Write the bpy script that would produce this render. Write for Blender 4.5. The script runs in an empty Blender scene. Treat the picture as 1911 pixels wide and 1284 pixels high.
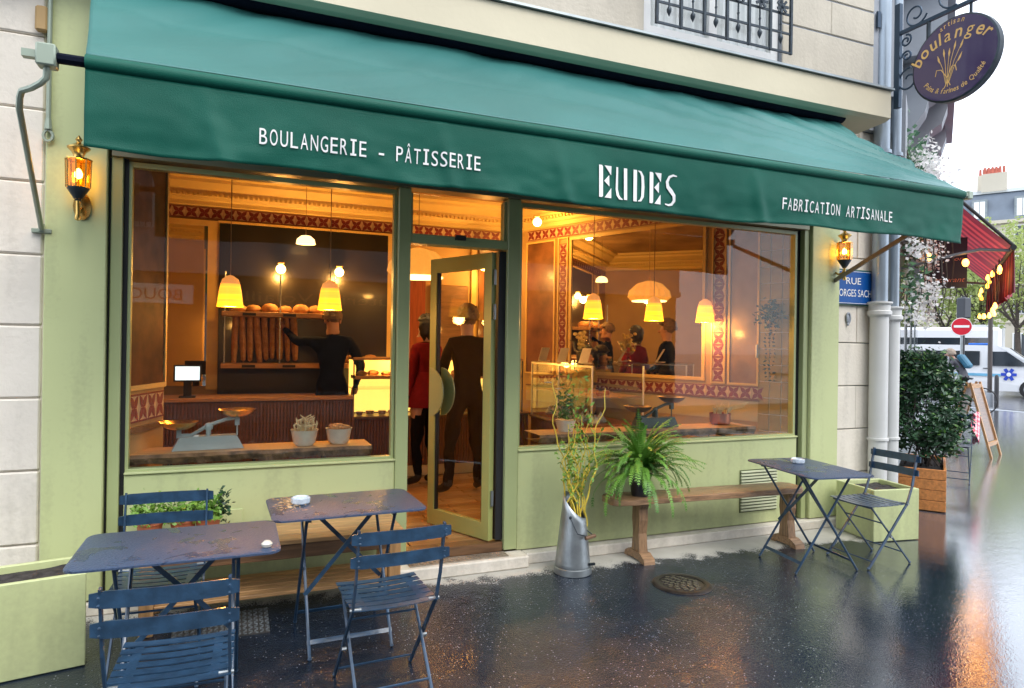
import bpy, bmesh, math, random
from mathutils import Vector, Matrix, noise
R = math.radians
random.seed(7)
C = bpy.context.scene.collection
S = bpy.context.scene

# ---------------------------------------------------------------- camera
cam = bpy.data.cameras.new('camera'); camo = bpy.data.objects.new('camera', cam); C.objects.link(camo)
yaw, pitch, roll = .392596, .002, .015
F = Vector((math.sin(yaw)*math.cos(pitch), math.cos(yaw)*math.cos(pitch), math.sin(pitch)))
R0 = Vector((math.cos(yaw), -math.sin(yaw), 0)); U0 = R0.cross(F)
RX = R0*math.cos(roll)+U0*math.sin(roll); UX = -R0*math.sin(roll)+U0*math.cos(roll)
M = Matrix(((RX.x, UX.x, -F.x, 0), (RX.y, UX.y, -F.y, -4.45), (RX.z, UX.z, -F.z, 1.58), (0, 0, 0, 1)))
camo.matrix_world = M
cam.sensor_width = 36; cam.lens = 36*1240/1911; cam.clip_end = 600; cam.clip_start = .05
S.camera = camo
# ---------------------------------------------------------------- sky, sun, exposure
w = bpy.data.worlds.new('World'); S.world = w; w.use_nodes = True
nt = w.node_tree; nt.nodes.clear()
sky = nt.nodes.new('ShaderNodeTexSky'); sky.sky_type = 'NISHITA'; sky.sun_disc = False
sky.sun_elevation = R(50); sky.sun_rotation = R(160); sky.air_density = 1; sky.dust_density = 3
mix = nt.nodes.new('ShaderNodeMixRGB'); mix.inputs[0].default_value = .88
mix.inputs[2].default_value = (8.0, 8.65, 9.7, 1)
bg = nt.nodes.new('ShaderNodeBackground'); bg.inputs[1].default_value = .1
out = nt.nodes.new('ShaderNodeOutputWorld')
nt.links.new(sky.outputs[0], mix.inputs[1]); nt.links.new(mix.outputs[0], bg.inputs[0]); nt.links.new(bg.outputs[0], out.inputs[0])
sun = bpy.data.lights.new('sun', 'SUN'); sun.energy = .7; sun.angle = R(30); sun.color = (1, .96, .9)
suno = bpy.data.objects.new('sun', sun); C.objects.link(suno)
suno.rotation_euler = (Vector((.25, -.85, 1.1))).to_track_quat('Z', 'Y').to_euler()
S.view_settings.view_transform = 'Standard'; S.view_settings.look = 'None'
S.view_settings.exposure = 1.5; S.view_settings.gamma = 1
S.render.engine = 'CYCLES'; S.cycles.max_bounces = 10; S.cycles.transparent_max_bounces = 24
S.cycles.glossy_bounces = 5; S.cycles.diffuse_bounces = 4; S.cycles.use_denoising = True
S.cycles.sample_clamp_indirect = 6; S.cycles.caustics_reflective = False

# ---------------------------------------------------------------- materials
MATS = {}
def mat(name, col, rough=.6, metal=0, var=.12, scale=3, bump=0, bscale=40, coat=0, emit=None, estr=0, stretch=(1, 1, 1), detail=4, spec=.5, col2=None, sss=0):
    if name in MATS: return MATS[name]
    m = bpy.data.materials.new(name); m.use_nodes = True; n = m.node_tree; b = n.nodes['Principled BSDF']
    tc = n.nodes.new('ShaderNodeTexCoord'); mp = n.nodes.new('ShaderNodeMapping'); mp.inputs['Scale'].default_value = stretch
    n.links.new(tc.outputs['Object'], mp.inputs[0])
    nz = n.nodes.new('ShaderNodeTexNoise'); nz.inputs['Scale'].default_value = scale; nz.inputs['Detail'].default_value = detail
    n.links.new(mp.outputs[0], nz.inputs[0])
    cr = n.nodes.new('ShaderNodeValToRGB'); cr.color_ramp.elements[0].position = .3; cr.color_ramp.elements[1].position = .7
    c2 = col2 or tuple(min(1, c*(1+var)) for c in col); c1 = tuple(c*(1-var) for c in col)
    if col2: c1 = col
    cr.color_ramp.elements[0].color = (*c1, 1); cr.color_ramp.elements[1].color = (*c2, 1)
    n.links.new(nz.outputs[0], cr.inputs[0]); n.links.new(cr.outputs[0], b.inputs['Base Color'])
    b.inputs['Roughness'].default_value = rough; b.inputs['Metallic'].default_value = metal
    b.inputs['Specular IOR Level'].default_value = spec
    if coat: b.inputs['Coat Weight'].default_value = coat; b.inputs['Coat Roughness'].default_value = .08
    if bump:
        n2 = n.nodes.new('ShaderNodeTexNoise'); n2.inputs['Scale'].default_value = bscale; n2.inputs['Detail'].default_value = 5
        n.links.new(mp.outputs[0], n2.inputs[0])
        bp = n.nodes.new('ShaderNodeBump'); bp.inputs['Strength'].default_value = bump; bp.inputs['Distance'].default_value = .01
        n.links.new(n2.outputs[0], bp.inputs['Height']); n.links.new(bp.outputs[0], b.inputs['Normal'])
    if emit:
        b.inputs['Emission Color'].default_value = (*emit, 1); b.inputs['Emission Strength'].default_value = estr
    MATS[name] = m; return m
def glassmat(name, tint=(1, 1, 1), ior=1.45, rough=0):
    m = bpy.data.materials.new(name); m.use_nodes = True; n = m.node_tree; n.nodes.clear()
    o = n.nodes.new('ShaderNodeOutputMaterial'); t = n.nodes.new('ShaderNodeBsdfTransparent'); g = n.nodes.new('ShaderNodeBsdfGlossy')
    t.inputs[0].default_value = (*tint, 1); g.inputs['Roughness'].default_value = rough
    lw_ = n.nodes.new('ShaderNodeLayerWeight'); lw_.inputs[0].default_value = .5; p_ = n.nodes.new('ShaderNodeMath'); p_.operation = 'POWER'; p_.inputs[1].default_value = 4.5
    f = n.nodes.new('ShaderNodeMath'); f.operation = 'MULTIPLY_ADD'; f.inputs[1].default_value = .95; f.inputs[2].default_value = .032; mx = n.nodes.new('ShaderNodeMixShader')
    n.links.new(lw_.outputs['Facing'], p_.inputs[0]); n.links.new(p_.outputs[0], f.inputs[0])
    n.links.new(f.outputs[0], mx.inputs[0]); n.links.new(t.outputs[0], mx.inputs[1]); n.links.new(g.outputs[0], mx.inputs[2]); n.links.new(mx.outputs[0], o.inputs[0])
    MATS[name] = m; return m
GREEN = mat('green_paint', (.53, .575, .285), .42, var=.06, scale=1.3, bump=.12, bscale=14, spec=.45, detail=8)
def grime(m, z0=.0, z1=.5):
    n = m.node_tree; b = n.nodes['Principled BSDF']; g = n.nodes.new('ShaderNodeNewGeometry'); src = b.inputs['Base Color'].links[0].from_socket
    mp = n.nodes.new('ShaderNodeMapping'); mp.inputs['Scale'].default_value = (9, 9, .9); n.links.new(g.outputs['Position'], mp.inputs[0])
    a = n.nodes.new('ShaderNodeTexNoise'); a.inputs['Scale'].default_value = 1; a.inputs['Detail'].default_value = 7; n.links.new(mp.outputs[0], a.inputs[0])
    c = n.nodes.new('ShaderNodeTexNoise'); c.inputs['Scale'].default_value = 38; c.inputs['Detail'].default_value = 4; n.links.new(g.outputs['Position'], c.inputs[0])
    sp = n.nodes.new('ShaderNodeSeparateXYZ'); n.links.new(g.outputs['Position'], sp.inputs[0])
    h = n.nodes.new('ShaderNodeMapRange'); h.inputs[1].default_value = z0; h.inputs[2].default_value = z1; h.inputs[3].default_value = .34; h.inputs[4].default_value = .06; n.links.new(sp.outputs[2], h.inputs[0])
    ad = n.nodes.new('ShaderNodeMath'); ad.operation = 'ADD'; n.links.new(a.outputs[0], ad.inputs[0]); n.links.new(h.outputs[0], ad.inputs[1])
    ac = n.nodes.new('ShaderNodeMath'); ac.operation = 'MULTIPLY_ADD'; ac.inputs[1].default_value = .5; n.links.new(c.outputs[0], ac.inputs[0]); n.links.new(ad.outputs[0], ac.inputs[2])
    r = n.nodes.new('ShaderNodeMapRange'); r.inputs[1].default_value = .82; r.inputs[2].default_value = 1.25; r.inputs[4].default_value = .30; n.links.new(ac.outputs[0], r.inputs[0])
    mx = n.nodes.new('ShaderNodeMixRGB'); mx.inputs[2].default_value = (.16, .15, .10, 1); n.links.new(r.outputs[0], mx.inputs[0]); n.links.new(src, mx.inputs[1]); n.links.new(mx.outputs[0], b.inputs['Base Color'])
grime(GREEN)
GREEND = mat('green_frame_paint', (.38, .43, .20), .35, var=.05, scale=2)
BLACK = mat('black_gap', (.012, .012, .013), .6)
STONE = mat('limestone', (.52, .47, .38), .8, var=.10, scale=2.2, bump=.35, bscale=30)
STONEW = mat('pale_stone', (.74, .68, .585), .8, var=.08, scale=2.5, bump=.3, bscale=35)
grime(STONEW, -.2, .8); grime(STONE, 3.9, 3.95)
STONEG = mat('grey_stone', (.30, .32, .35), .8, var=.15, scale=1.2, bump=.3, bscale=14)
BEIGE = mat('beige_render', (.62, .55, .40), .75, var=.07, scale=1.3, bump=.15, bscale=20)
ZINC = mat('zinc', (.22, .25, .26), .4, .5, var=.2, scale=4)
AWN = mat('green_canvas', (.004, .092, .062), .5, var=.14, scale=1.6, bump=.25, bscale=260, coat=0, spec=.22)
AWNT = mat('green_canvas_sky_sheen', (.034, .150, .138), .45, var=.14, scale=.9, bump=.2, bscale=220, spec=.42)  # same canvas as the valance, sky sheen put into a paler, greyer colour
WHITEP = mat('white_print', (.8, .8, .78), .6, var=.03)
IRON = mat('dark_iron', (.03, .04, .05), .45, .6, var=.3, scale=20)
CHAIRM = mat('blue_grey_lacquer', (.020, .052, .098), .28, var=.35, scale=18, bump=.12, bscale=90, coat=.4)
TABLEM = mat('slate_lacquer', (.06, .07, .105), .3, var=.2, scale=7, bump=.5, bscale=110, coat=0, spec=.35)
def wet_patches(m, base_a, base_b, r0, r1, sc):
    n = m.node_tree; b = n.nodes['Principled BSDF']; tc = n.nodes.new('ShaderNodeTexCoord'); z = n.nodes.new('ShaderNodeTexNoise'); z.inputs['Scale'].default_value = sc; z.inputs['Detail'].default_value = 6; z.inputs['Distortion'].default_value = 1.2
    n.links.new(tc.outputs['Object'], z.inputs[0]); r_ = n.nodes.new('ShaderNodeMapRange'); r_.inputs[1].default_value = .57; r_.inputs[2].default_value = .60; n.links.new(z.outputs[0], r_.inputs[0])
    mx = n.nodes.new('ShaderNodeMixRGB'); mx.inputs[1].default_value = (*base_a, 1); mx.inputs[2].default_value = (*base_b, 1); n.links.new(r_.outputs[0], mx.inputs[0]); n.links.new(mx.outputs[0], b.inputs['Base Color'])
    r2 = n.nodes.new('ShaderNodeMapRange'); r2.inputs[3].default_value = r0; r2.inputs[4].default_value = r1; n.links.new(r_.outputs[0], r2.inputs[0]); n.links.new(r2.outputs[0], b.inputs['Roughness'])
wet_patches(TABLEM, (.045, .070, .125), (.022, .040, .085), .34, .10, 5)
GLASS = glassmat('window_glass', (.97, .98, .97))
CLEAR = glassmat('clear_glass', (.93, .97, .97), 1.5)
BRASS = mat('brass', (.62, .40, .12), .25, 1, var=.12, scale=14)
WOOD = mat('golden_wood', (.46, .25, .10), .5, var=.3, scale=5, stretch=(1, 9, 9), bump=.15, bscale=22, coat=.15)
WOODD = mat('dark_wood', (.16, .08, .035), .45, var=.35, scale=5, stretch=(1, 9, 9), bump=.2, bscale=20, coat=.3)
WOODV = mat('rustic_wood', (.30, .17, .085), .5, var=.4, scale=7, stretch=(1.4, 8, 8), bump=.4, bscale=20, coat=.3)
WOODVV = mat('rustic_wood_upright', (.26, .15, .075), .5, var=.4, scale=7, stretch=(8, 8, 1.4), bump=.4, bscale=20, coat=.3)
BARK = mat('bark', (.16, .085, .04), .85, var=.6, scale=16, bump=1, bscale=30)
BARKD = mat('tree_bark', (.07, .055, .045), .9, var=.4, scale=9, bump=.8, bscale=20)
CREAM = mat('cream_plaster', (.42, .27, .11), .6, var=.08, scale=3)
PINKW = mat('pale_plaster', (.50, .41, .22), .6, var=.06, scale=3)
CERAMIC = mat('cream_ceramic', (.62, .58, .48), .3, var=.1, scale=12, coat=.5)
TERRA = mat('terracotta', (.40, .13, .06), .7, var=.2, scale=12)
SCREEN = mat('screen_glow', (.5, .6, .6), .3, emit=(.75, .9, .95), estr=.55)
LEAF = mat('leaf_green', (.05, .13, .02), .45, var=.5, scale=8, col2=(.10, .22, .03))
FERN = mat('fern_green', (.06, .20, .02), .45, var=.5, scale=6, col2=(.20, .40, .06))
LEAFD = mat('dark_leaf', (.015, .045, .022), .4, var=.5, scale=5, col2=(.04, .11, .04))
LEAFY = mat('spring_leaf', (.28, .36, .09), .5, scale=4, col2=(.46, .52, .20))
FLOWER = mat('pale_blossom', (.88, .86, .84), .6, var=.1, scale=6)
GALV = mat('galvanised_zinc', (.34, .37, .38), .38, .75, var=.25, scale=7, bump=.15, bscale=30)
SOIL = mat('soil', (.035, .03, .028), .9, var=.6, scale=30, bump=1, bscale=60)
ORANGEW = mat('orange_cedar', (.55, .21, .055), .5, var=.25, scale=5, stretch=(1, 8, 8), bump=.1)
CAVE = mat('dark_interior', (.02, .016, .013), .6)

# ---------------------------------------------------------------- mesh helpers
ROOT = {}
class MB:
    def __init__(s): s.v = []; s.f = []; s.m = []; s.mi = 0; s.T = None
    def add(s, vs, fs):
        k = len(s.v)
        for p in vs:
            p = Vector(p); s.v.append(s.T @ p if s.T is not None else p)
        for f in fs: s.f.append(tuple(k+i for i in f)); s.m.append(s.mi)
        return s
    def box(s, x0, x1, y0, y1, z0, z1):
        return s.add([(x0,y0,z0),(x1,y0,z0),(x1,y1,z0),(x0,y1,z0),(x0,y0,z1),(x1,y0,z1),(x1,y1,z1),(x0,y1,z1)],
                     [(0,3,2,1),(4,5,6,7),(0,1,5,4),(1,2,6,5),(2,3,7,6),(3,0,4,7)])
    def bev(s, x0, x1, y0, y1, z0, z1, b):
        # box with chamfered edges
        vs = []; 
        for sx in (0, 1):
            for sy in (0, 1):
                for sz in (0, 1):
                    X, Y, Z = (x0, x1)[sx], (y0, y1)[sy], (z0, z1)[sz]; dx, dy, dz = (b, -b)[sx], (b, -b)[sy], (b, -b)[sz]
                    vs += [(X, Y+dy, Z+dz), (X+dx, Y, Z+dz), (X+dx, Y+dy, Z)]
        def i(sx, sy, sz, k): return (sx*4+sy*2+sz)*3+k
        fs = []
        for a in (0, 1):
            q = [i(a,0,0,0), i(a,1,0,0), i(a,1,1,0), i(a,0,1,0)]; fs.append(q if a else q[::-1])
            q = [i(0,a,0,1), i(1,a,0,1), i(1,a,1,1), i(0,a,1,1)]; fs.append(q[::-1] if a else q)
            q = [i(0,0,a,2), i(1,0,a,2), i(1,1,a,2), i(0,1,a,2)]; fs.append(q if a else q[::-1])
        for a in (0, 1):
            for c in (0, 1):
                fs.append([i(a,c,0,0), i(a,c,1,0), i(a,c,1,1), i(a,c,0,1)])
                fs.append([i(a,0,c,0), i(a,1,c,0), i(a,1,c,2), i(a,0,c,2)])
                fs.append([i(0,a,c,1), i(1,a,c,1), i(1,a,c,2), i(0,a,c,2)])
        for a in (0, 1):
            for c in (0, 1):
                for d in (0, 1): fs.append([i(a,c,d,0), i(a,c,d,1), i(a,c,d,2)])
        return s.add(vs, fs)
    def tube(s, pts, r, n=8, cap=True, flat=None):
        pts = [Vector(p) for p in pts]; L = len(pts)
        rr = r if isinstance(r, (list, tuple)) else [r]*L
        vs = []; up = None
        for k, p in enumerate(pts):
            t = ((pts[min(k+1, L-1)]-p).normalized()+(p-pts[max(k-1, 0)]).normalized())
            t = t.normalized() if t.length > 1e-6 else Vector((0, 0, 1))
            if up is None:
                up = Vector((0, 0, 1)) if abs(t.z) < .9 else Vector((1, 0, 0))
                if flat is not None: up = Vector(flat)
            a = t.cross(up)
            if a.length < 1e-6: a = t.orthogonal()
            a.normalize(); b = a.cross(t).normalized(); up = b
            for j in range(n):
                q = 2*math.pi*(j+.5)/n; fl = 1
                vs.append(p+a*math.cos(q)*rr[k]+b*math.sin(q)*rr[k])
        fs = [(k*n+j, k*n+(j+1) % n, (k+1)*n+(j+1) % n, (k+1)*n+j) for k in range(L-1) for j in range(n)]
        if cap: fs += [tuple(range(n))[::-1], tuple((L-1)*n+j for j in range(n))]
        return s.add(vs, fs)
    def bar(s, a, b, wd, th, nrm=(0, 1, 0)):
        # flat bar from a to b; wd across, th along nrm
        a = Vector(a); b = Vector(b); t = (b-a).normalized(); n = Vector(nrm); n = (n-t*n.dot(t)).normalized(); c = t.cross(n)
        vs = [p+c*sx*wd/2+n*sy*th/2 for p in (a, b) for sx, sy in ((-1, -1), (1, -1), (1, 1), (-1, 1))]
        return s.add(vs, [(0,1,2,3),(7,6,5,4),(0,4,5,1),(1,5,6,2),(2,6,7,3),(3,7,4,0)])
    def lathe(s, prof, c=(0, 0, 0), n=16, sc=(1, 1)):
        c = Vector(c); vs = []; 
        for r, z in prof:
            for j in range(n):
                q = 2*math.pi*j/n; vs.append(c+Vector((r*math.cos(q)*sc[0], r*math.sin(q)*sc[1], z)))
        fs = [(k*n+j, k*n+(j+1) % n, (k+1)*n+(j+1) % n, (k+1)*n+j) for k in range(len(prof)-1) for j in range(n)]
        if prof[0][0] > 1e-4: fs.append(tuple(range(n))[::-1])
        if prof[-1][0] > 1e-4: fs.append(tuple((len(prof)-1)*n+j for j in range(n)))
        return s.add(vs, fs)
    def ell(s, c, r, n=10, m=6):
        return s.T_add(c, r, n, m)
    def T_add(s, c, r, n, m):
        c = Vector(c); vs = [c+Vector((0, 0, -r[2]))]
        for k in range(1, m):
            a = -math.pi/2+math.pi*k/m
            for j in range(n):
                q = 2*math.pi*j/n; vs.append(c+Vector((r[0]*math.cos(a)*math.cos(q), r[1]*math.cos(a)*math.sin(q), r[2]*math.sin(a))))
        vs.append(c+Vector((0, 0, r[2])))
        fs = [(0, 1+(j+1) % n, 1+j) for j in range(n)]
        fs += [(1+k*n+j, 1+k*n+(j+1) % n, 1+(k+1)*n+(j+1) % n, 1+(k+1)*n+j) for k in range(m-2) for j in range(n)]
        L = len(vs)-1; fs += [(1+(m-2)*n+j, 1+(m-2)*n+(j+1) % n, L) for j in range(n)]
        return s.add(vs, fs)
    def prism(s, poly, axis, a, b):
        # poly 2D extruded along axis 'x','y','z' from a to b
        def P(u, v, w): return {'x': (w, u, v), 'y': (u, w, v), 'z': (u, v, w)}[axis]
        n = len(poly); vs = [P(u, v, a) for u, v in poly]+[P(u, v, b) for u, v in poly]
        return s.add(vs, [tuple(range(n)), tuple(range(n, 2*n))[::-1]]+[(i, (i+1) % n, n+(i+1) % n, n+i) for i in range(n)])
    def grid(s, fn, nu, nv):
        vs = [fn(i/nu, j/nv) for j in range(nv+1) for i in range(nu+1)]
        return s.add(vs, [(j*(nu+1)+i, j*(nu+1)+i+1, (j+1)*(nu+1)+i+1, (j+1)*(nu+1)+i) for j in range(nv) for i in range(nu)])
    def build(s, name, m, parent=None, world=True, smooth=False, solid=0, recalc=True, **props):
        me = bpy.data.meshes.new(name)
        vs = s.v
        if parent is not None and world and parent in ROOT:
            inv = ROOT[parent].inverted(); vs = [inv @ v for v in vs]
        me.from_pydata([tuple(v) for v in vs], [], s.f)
        ms = m if isinstance(m, (list, tuple)) else [m]
        for x in ms: me.materials.append(x)
        if len(ms) > 1: me.polygons.foreach_set('material_index', s.m)
        if recalc:
            b = bmesh.new(); b.from_mesh(me); bmesh.ops.recalc_face_normals(b, faces=b.faces); b.to_mesh(me); b.free()
        if smooth:
            me.polygons.foreach_set('use_smooth', [True]*len(me.polygons))
            try: me.set_sharp_from_angle(angle=R(40))
            except Exception: pass
        o = bpy.data.objects.new(name, me); C.objects.link(o)
        if parent is not None:
            o.parent = parent
            if parent in ROOT: ROOT[o] = ROOT[parent]
        if solid:
            md = o.modifiers.new('solid', 'SOLIDIFY'); md.thickness = solid
        for k, v in props.items(): o[k] = v
        return o
def tag(o, label=None, cat=None, group=None, kind=None):
    if label: o['label'] = label
    if cat: o['category'] = cat
    if group: o['group'] = group
    if kind: o['kind'] = kind
    return o
def thing(name, label, cat, loc=(0, 0, 0), rz=0, group=None):
    o = bpy.data.objects.new(name, None); o.empty_display_size = .1; C.objects.link(o)
    o.location = loc; o.rotation_euler = (0, 0, rz)
    ROOT[o] = Matrix.Translation(loc) @ Matrix.Rotation(rz, 4, 'Z')
    return tag(o, label, cat, group)
def copy_tree(o, parent=None):
    c = o.copy(); C.objects.link(c); c.parent = parent
    for ch in list(o.children): copy_tree(ch, c)
    return c
def place(o, loc, rz, label=None):
    o.location = loc; o.rotation_euler = (0, 0, rz)
    if label: o['label'] = label
    return o
def inst(name, me, parent, loc, rot=(0, 0, 0), sc=(1, 1, 1), world=True):
    o = bpy.data.objects.new(name, me); C.objects.link(o)
    m = Matrix.LocRotScale(Vector(loc), __import__('mathutils').Euler(rot), Vector(sc))
    if parent is not None:
        o.parent = parent
        if world and parent in ROOT: m = ROOT[parent].inverted() @ m
    o.matrix_local = m
    return o
def text_mesh(body, size=1, align='CENTER', shear=0, off=0):
    cu = bpy.data.curves.new('t', 'FONT'); cu.body = body; cu.size = size; cu.align_x = align; cu.shear = shear; cu.resolution_u = 4; cu.offset = off
    o = bpy.data.objects.new('t', cu); C.objects.link(o)
    dg = bpy.context.evaluated_depsgraph_get(); me = bpy.data.meshes.new_from_object(o.evaluated_get(dg))
    vs = [v.co.copy() for v in me.vertices]; fs = [tuple(p.vertices) for p in me.polygons]
    bpy.data.objects.remove(o); bpy.data.curves.remove(cu); bpy.data.meshes.remove(me)
    return vs, fs
def ribbon(pts, wd):
    pts = [Vector((p[0], p[1])) for p in pts]; L = len(pts); ww = wd if isinstance(wd, list) else [wd]*L; vs = []
    for k, p in enumerate(pts):
        t = (pts[min(k+1, L-1)]-pts[max(k-1, 0)]).normalized(); n = Vector((-t.y, t.x))
        vs += [p+n*ww[k]/2, p-n*ww[k]/2]
    return [(v.x, v.y) for v in vs], [(2*k, 2*k+1, 2*k+3, 2*k+2) for k in range(L-1)]
CH = {}
def char(c):
    if c not in CH:
        v, f = text_mesh(c, 1, 'LEFT'); 
        if not v: CH[c] = ([], [], 0, 0); return CH[c]
        x0 = min(p.x for p in v); x1 = max(p.x for p in v)
        CH[c] = (v, f, x0, x1)
    return CH[c]
def mono_text(mb, body, x0, x1, z0, h, fn):
    """letters in equal cells from x0 to x1; fn(x,z) -> point"""
    cell = (x1-x0)/len(body)
    for i, c in enumerate(body):
        if c == ' ': continue
        cx = x0+cell*(i+.5); wd = cell*.74
        if c == 'I':
            t = h*.13; hw = wd*.42
            for a0, a1, b0, b1 in ((-t/2, t/2, t, h-t), (-hw, hw, 0, t), (-hw, hw, h-t, h)):
                mb.add([fn(cx+a, z0+b) for a, b in ((a0, b0), (a1, b0), (a1, b1), (a0, b1))], [(0, 1, 2, 3)])
            continue
        v, f, a, b = char(c)
        s = wd/(b-a)
        if c == '-': s = wd*.8/(b-a)
        sy = h/.73 if c != '-' else h/.73
        mb.add([fn(cx+(p.x-(a+b)/2)*s, z0+p.y*sy) for p in v], f)

# ================================================================ SETTING: ground
def ground_mat():
    m = bpy.data.materials.new('wet_asphalt'); m.use_nodes = True; n = m.node_tree; N = n.nodes; L = n.links; b = N['Principled BSDF']
    g = N.new('ShaderNodeNewGeometry'); 
    def noi(scale, det=4, src=None):
        x = N.new('ShaderNodeTexNoise'); x.inputs['Scale'].default_value = scale; x.inputs['Detail'].default_value = det; L.new(src or g.outputs['Position'], x.inputs[0]); return x.outputs[0]
    def mth(op, a, b_=None, clamp=False):
        x = N.new('ShaderNodeMath'); x.operation = op; x.use_clamp = clamp
        for i, q in enumerate((a, b_)):
            if q is None: continue
            if isinstance(q, (int, float)): x.inputs[i].default_value = q
            else: L.new(q, x.inputs[i])
        return x.outputs[0]
    def ramp(v, a, c, lo=0, hi=1):
        x = N.new('ShaderNodeMapRange'); x.inputs[1].default_value = a; x.inputs[2].default_value = c; x.inputs[3].default_value = lo; x.inputs[4].default_value = hi; L.new(v, x.inputs[0]); return x.outputs[0]
    def mixc(f, a, c):
        x = N.new('ShaderNodeMixRGB'); L.new(f, x.inputs[0])
        for i, q in ((1, a), (2, c)):
            if isinstance(q, tuple): x.inputs[i].default_value = (*q, 1)
            else: L.new(q, x.inputs[i])
        return x.outputs[0]
    sp = N.new('ShaderNodeSeparateXYZ'); L.new(g.outputs['Position'], sp.inputs[0])
    big = noi(1.3, 5); med = noi(7, 6); fine = noi(90, 3); 
    # pale dry strip of old concrete close to the shopfront
    e = mth('ADD', sp.outputs[1], mth('MULTIPLY', mth('SUBTRACT', med, .5), .42)); e = mth('ADD', e, mth('MULTIPLY', mth('SUBTRACT', fine, .5), .34))
    e = mth('ADD', e, ramp(sp.outputs[0], 0, 5, .15, .44))
    dry = mth('MULTIPLY', ramp(e, -.03, .04), ramp(sp.outputs[0], 5.3, 5.0))
    vo = N.new('ShaderNodeTexVoronoi'); vo.inputs['Scale'].default_value = 75; L.new(g.outputs['Position'], vo.inputs[0])
    specks = ramp(vo.outputs['Distance'], .26, .18)
    sel = N.new('ShaderNodeSeparateColor'); L.new(vo.outputs['Color'], sel.inputs[0])
    glint_mask = mth('MULTIPLY', specks, ramp(mth('ADD', sel.outputs[0], mth('MULTIPLY', big, 1.3)), 1.50, 1.54))
    asph = mixc(med, (.006, .011, .020), (.020, .030, .048))
    asph = mixc(mth('MULTIPLY', glint_mask, .9), asph, (.34, .34, .33))  # pale specks: wet glints of the sky painted into the asphalt colour
    far = ramp(mth('ADD', sp.outputs[0], mth('MULTIPLY', big, 1.5)), 5.6, 9.5); asph = mixc(far, asph, (.20, .205, .225))  # paler base towards the avenue: sky reflection put into the colour
    conc = mixc(med, (.40, .38, .33), (.56, .54, .49))
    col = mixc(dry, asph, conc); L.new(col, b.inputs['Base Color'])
    wet = ramp(mth('ADD', big, mth('MULTIPLY', med, .35)), .58, .72)   # 1 = merely damp, rough patches
    wet = mth('MULTIPLY', ramp(mth('ADD', big, mth('MULTIPLY', med, .35)), .52, .85), ramp(mth('SUBTRACT', sp.outputs[0], mth('MULTIPLY', mth('ADD', sp.outputs[1], 2.2), 1.67)), 2.6, 1.4))
    ro = mth('ADD', mth('MULTIPLY', wet, .22), mth('ADD', .035, mth('MULTIPLY', fine, .03)))
    rr = N.new('ShaderNodeMix'); rr.data_type = 'FLOAT'; L.new(dry, rr.inputs[0]); L.new(ro, rr.inputs[2]); rr.inputs[3].default_value = .75; L.new(rr.outputs[0], b.inputs['Roughness'])
    b.inputs['IOR'].default_value = 1.5; b.inputs['Specular IOR Level'].default_value = .38; b.inputs['Coat Weight'].default_value = 1
    qd = mth('SUBTRACT', sp.outputs[0], mth('MULTIPLY', mth('ADD', sp.outputs[1], 2.2), 1.67)); qd = mth('ADD', qd, mth('MULTIPLY', med, .8))
    cw = mth('MULTIPLY', mth('SUBTRACT', 1, dry), ramp(qd, 1.4, 3.6, .05, 1)); L.new(cw, b.inputs['Coat Weight']); b.inputs['Coat IOR'].default_value = 2.1; L.new(rr.outputs[0], b.inputs['Coat Roughness'])
    vg = N.new('ShaderNodeTexVoronoi'); vg.inputs['Scale'].default_value = 130; L.new(g.outputs['Position'], vg.inputs[0])
    bh = mth('ADD', mth('MULTIPLY', noi(60, 4), ramp(wet, 0, 1, .5, 1.5)), mth('MULTIPLY', noi(9, 3), .8))
    bh = mth('ADD', bh, mth('MULTIPLY', vg.outputs['Distance'], ramp(wet, 0, .6, .30, .8)))
    bh = mth('ADD', bh, mth('MULTIPLY', specks, mth('MULTIPLY', wet, .35)))
    bp = N.new('ShaderNodeBump'); bp.inputs['Distance'].default_value = .006; bp.inputs['Strength'].default_value = .28
    bh = mth('MULTIPLY', bh, ramp(qd, 1.6, 3.4, 1, .5)); L.new(bh, bp.inputs['Height']); L.new(bp.outputs[0], b.inputs['Normal']); L.new(bp.outputs[0], b.inputs['Coat Normal'])
    return m
WET = ground_mat()
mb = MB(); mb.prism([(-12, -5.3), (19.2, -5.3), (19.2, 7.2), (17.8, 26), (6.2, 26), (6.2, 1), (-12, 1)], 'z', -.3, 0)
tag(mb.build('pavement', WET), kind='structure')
ROADM = mat('wet_road', (.07, .072, .078), .22, var=.25, scale=1.5, bump=.25, bscale=30)
mb = MB(); mb.add([(-150, -150, -.12), (250, -150, -.12), (250, 250, -.12), (-150, 250, -.12)], [(0, 1, 2, 3)]); tag(mb.build('road', ROADM), kind='structure')
mb = MB(); mb.prism([(19.21, -5.3), (19.5, -5.3), (19.5, 7.2), (18.1, 26), (17.81, 26), (19.21, 7.2)], 'z', -.12, .006)
tag(mb.build('kerb', STONEG), kind='structure')
mb = MB(); mb.box(33, 60, -30, 90, -.11, .02); tag(mb.build('far_pavement', mat('pale_wet_paving', (.22, .22, .22), .25, var=.2)), kind='structure')
mb = MB(); mb.box(-20, 22, -18, -10.2, -.11, .02); tag(mb.build('opposite_pavement', MATS['pale_wet_paving']), kind='structure')

# ================================================================ BAKERY BUILDING
B = thing('bakery_building', 'Cream stone corner building whose ground floor is a pale green bakery shopfront', 'building', (2, 0, 0))
def bx(name, m, *a, parent=B, bev=0, **k):
    q = MB()
    (q.bev(*a, bev) if bev else q.box(*a)); return q.build(name, m, parent, **k)
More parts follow.
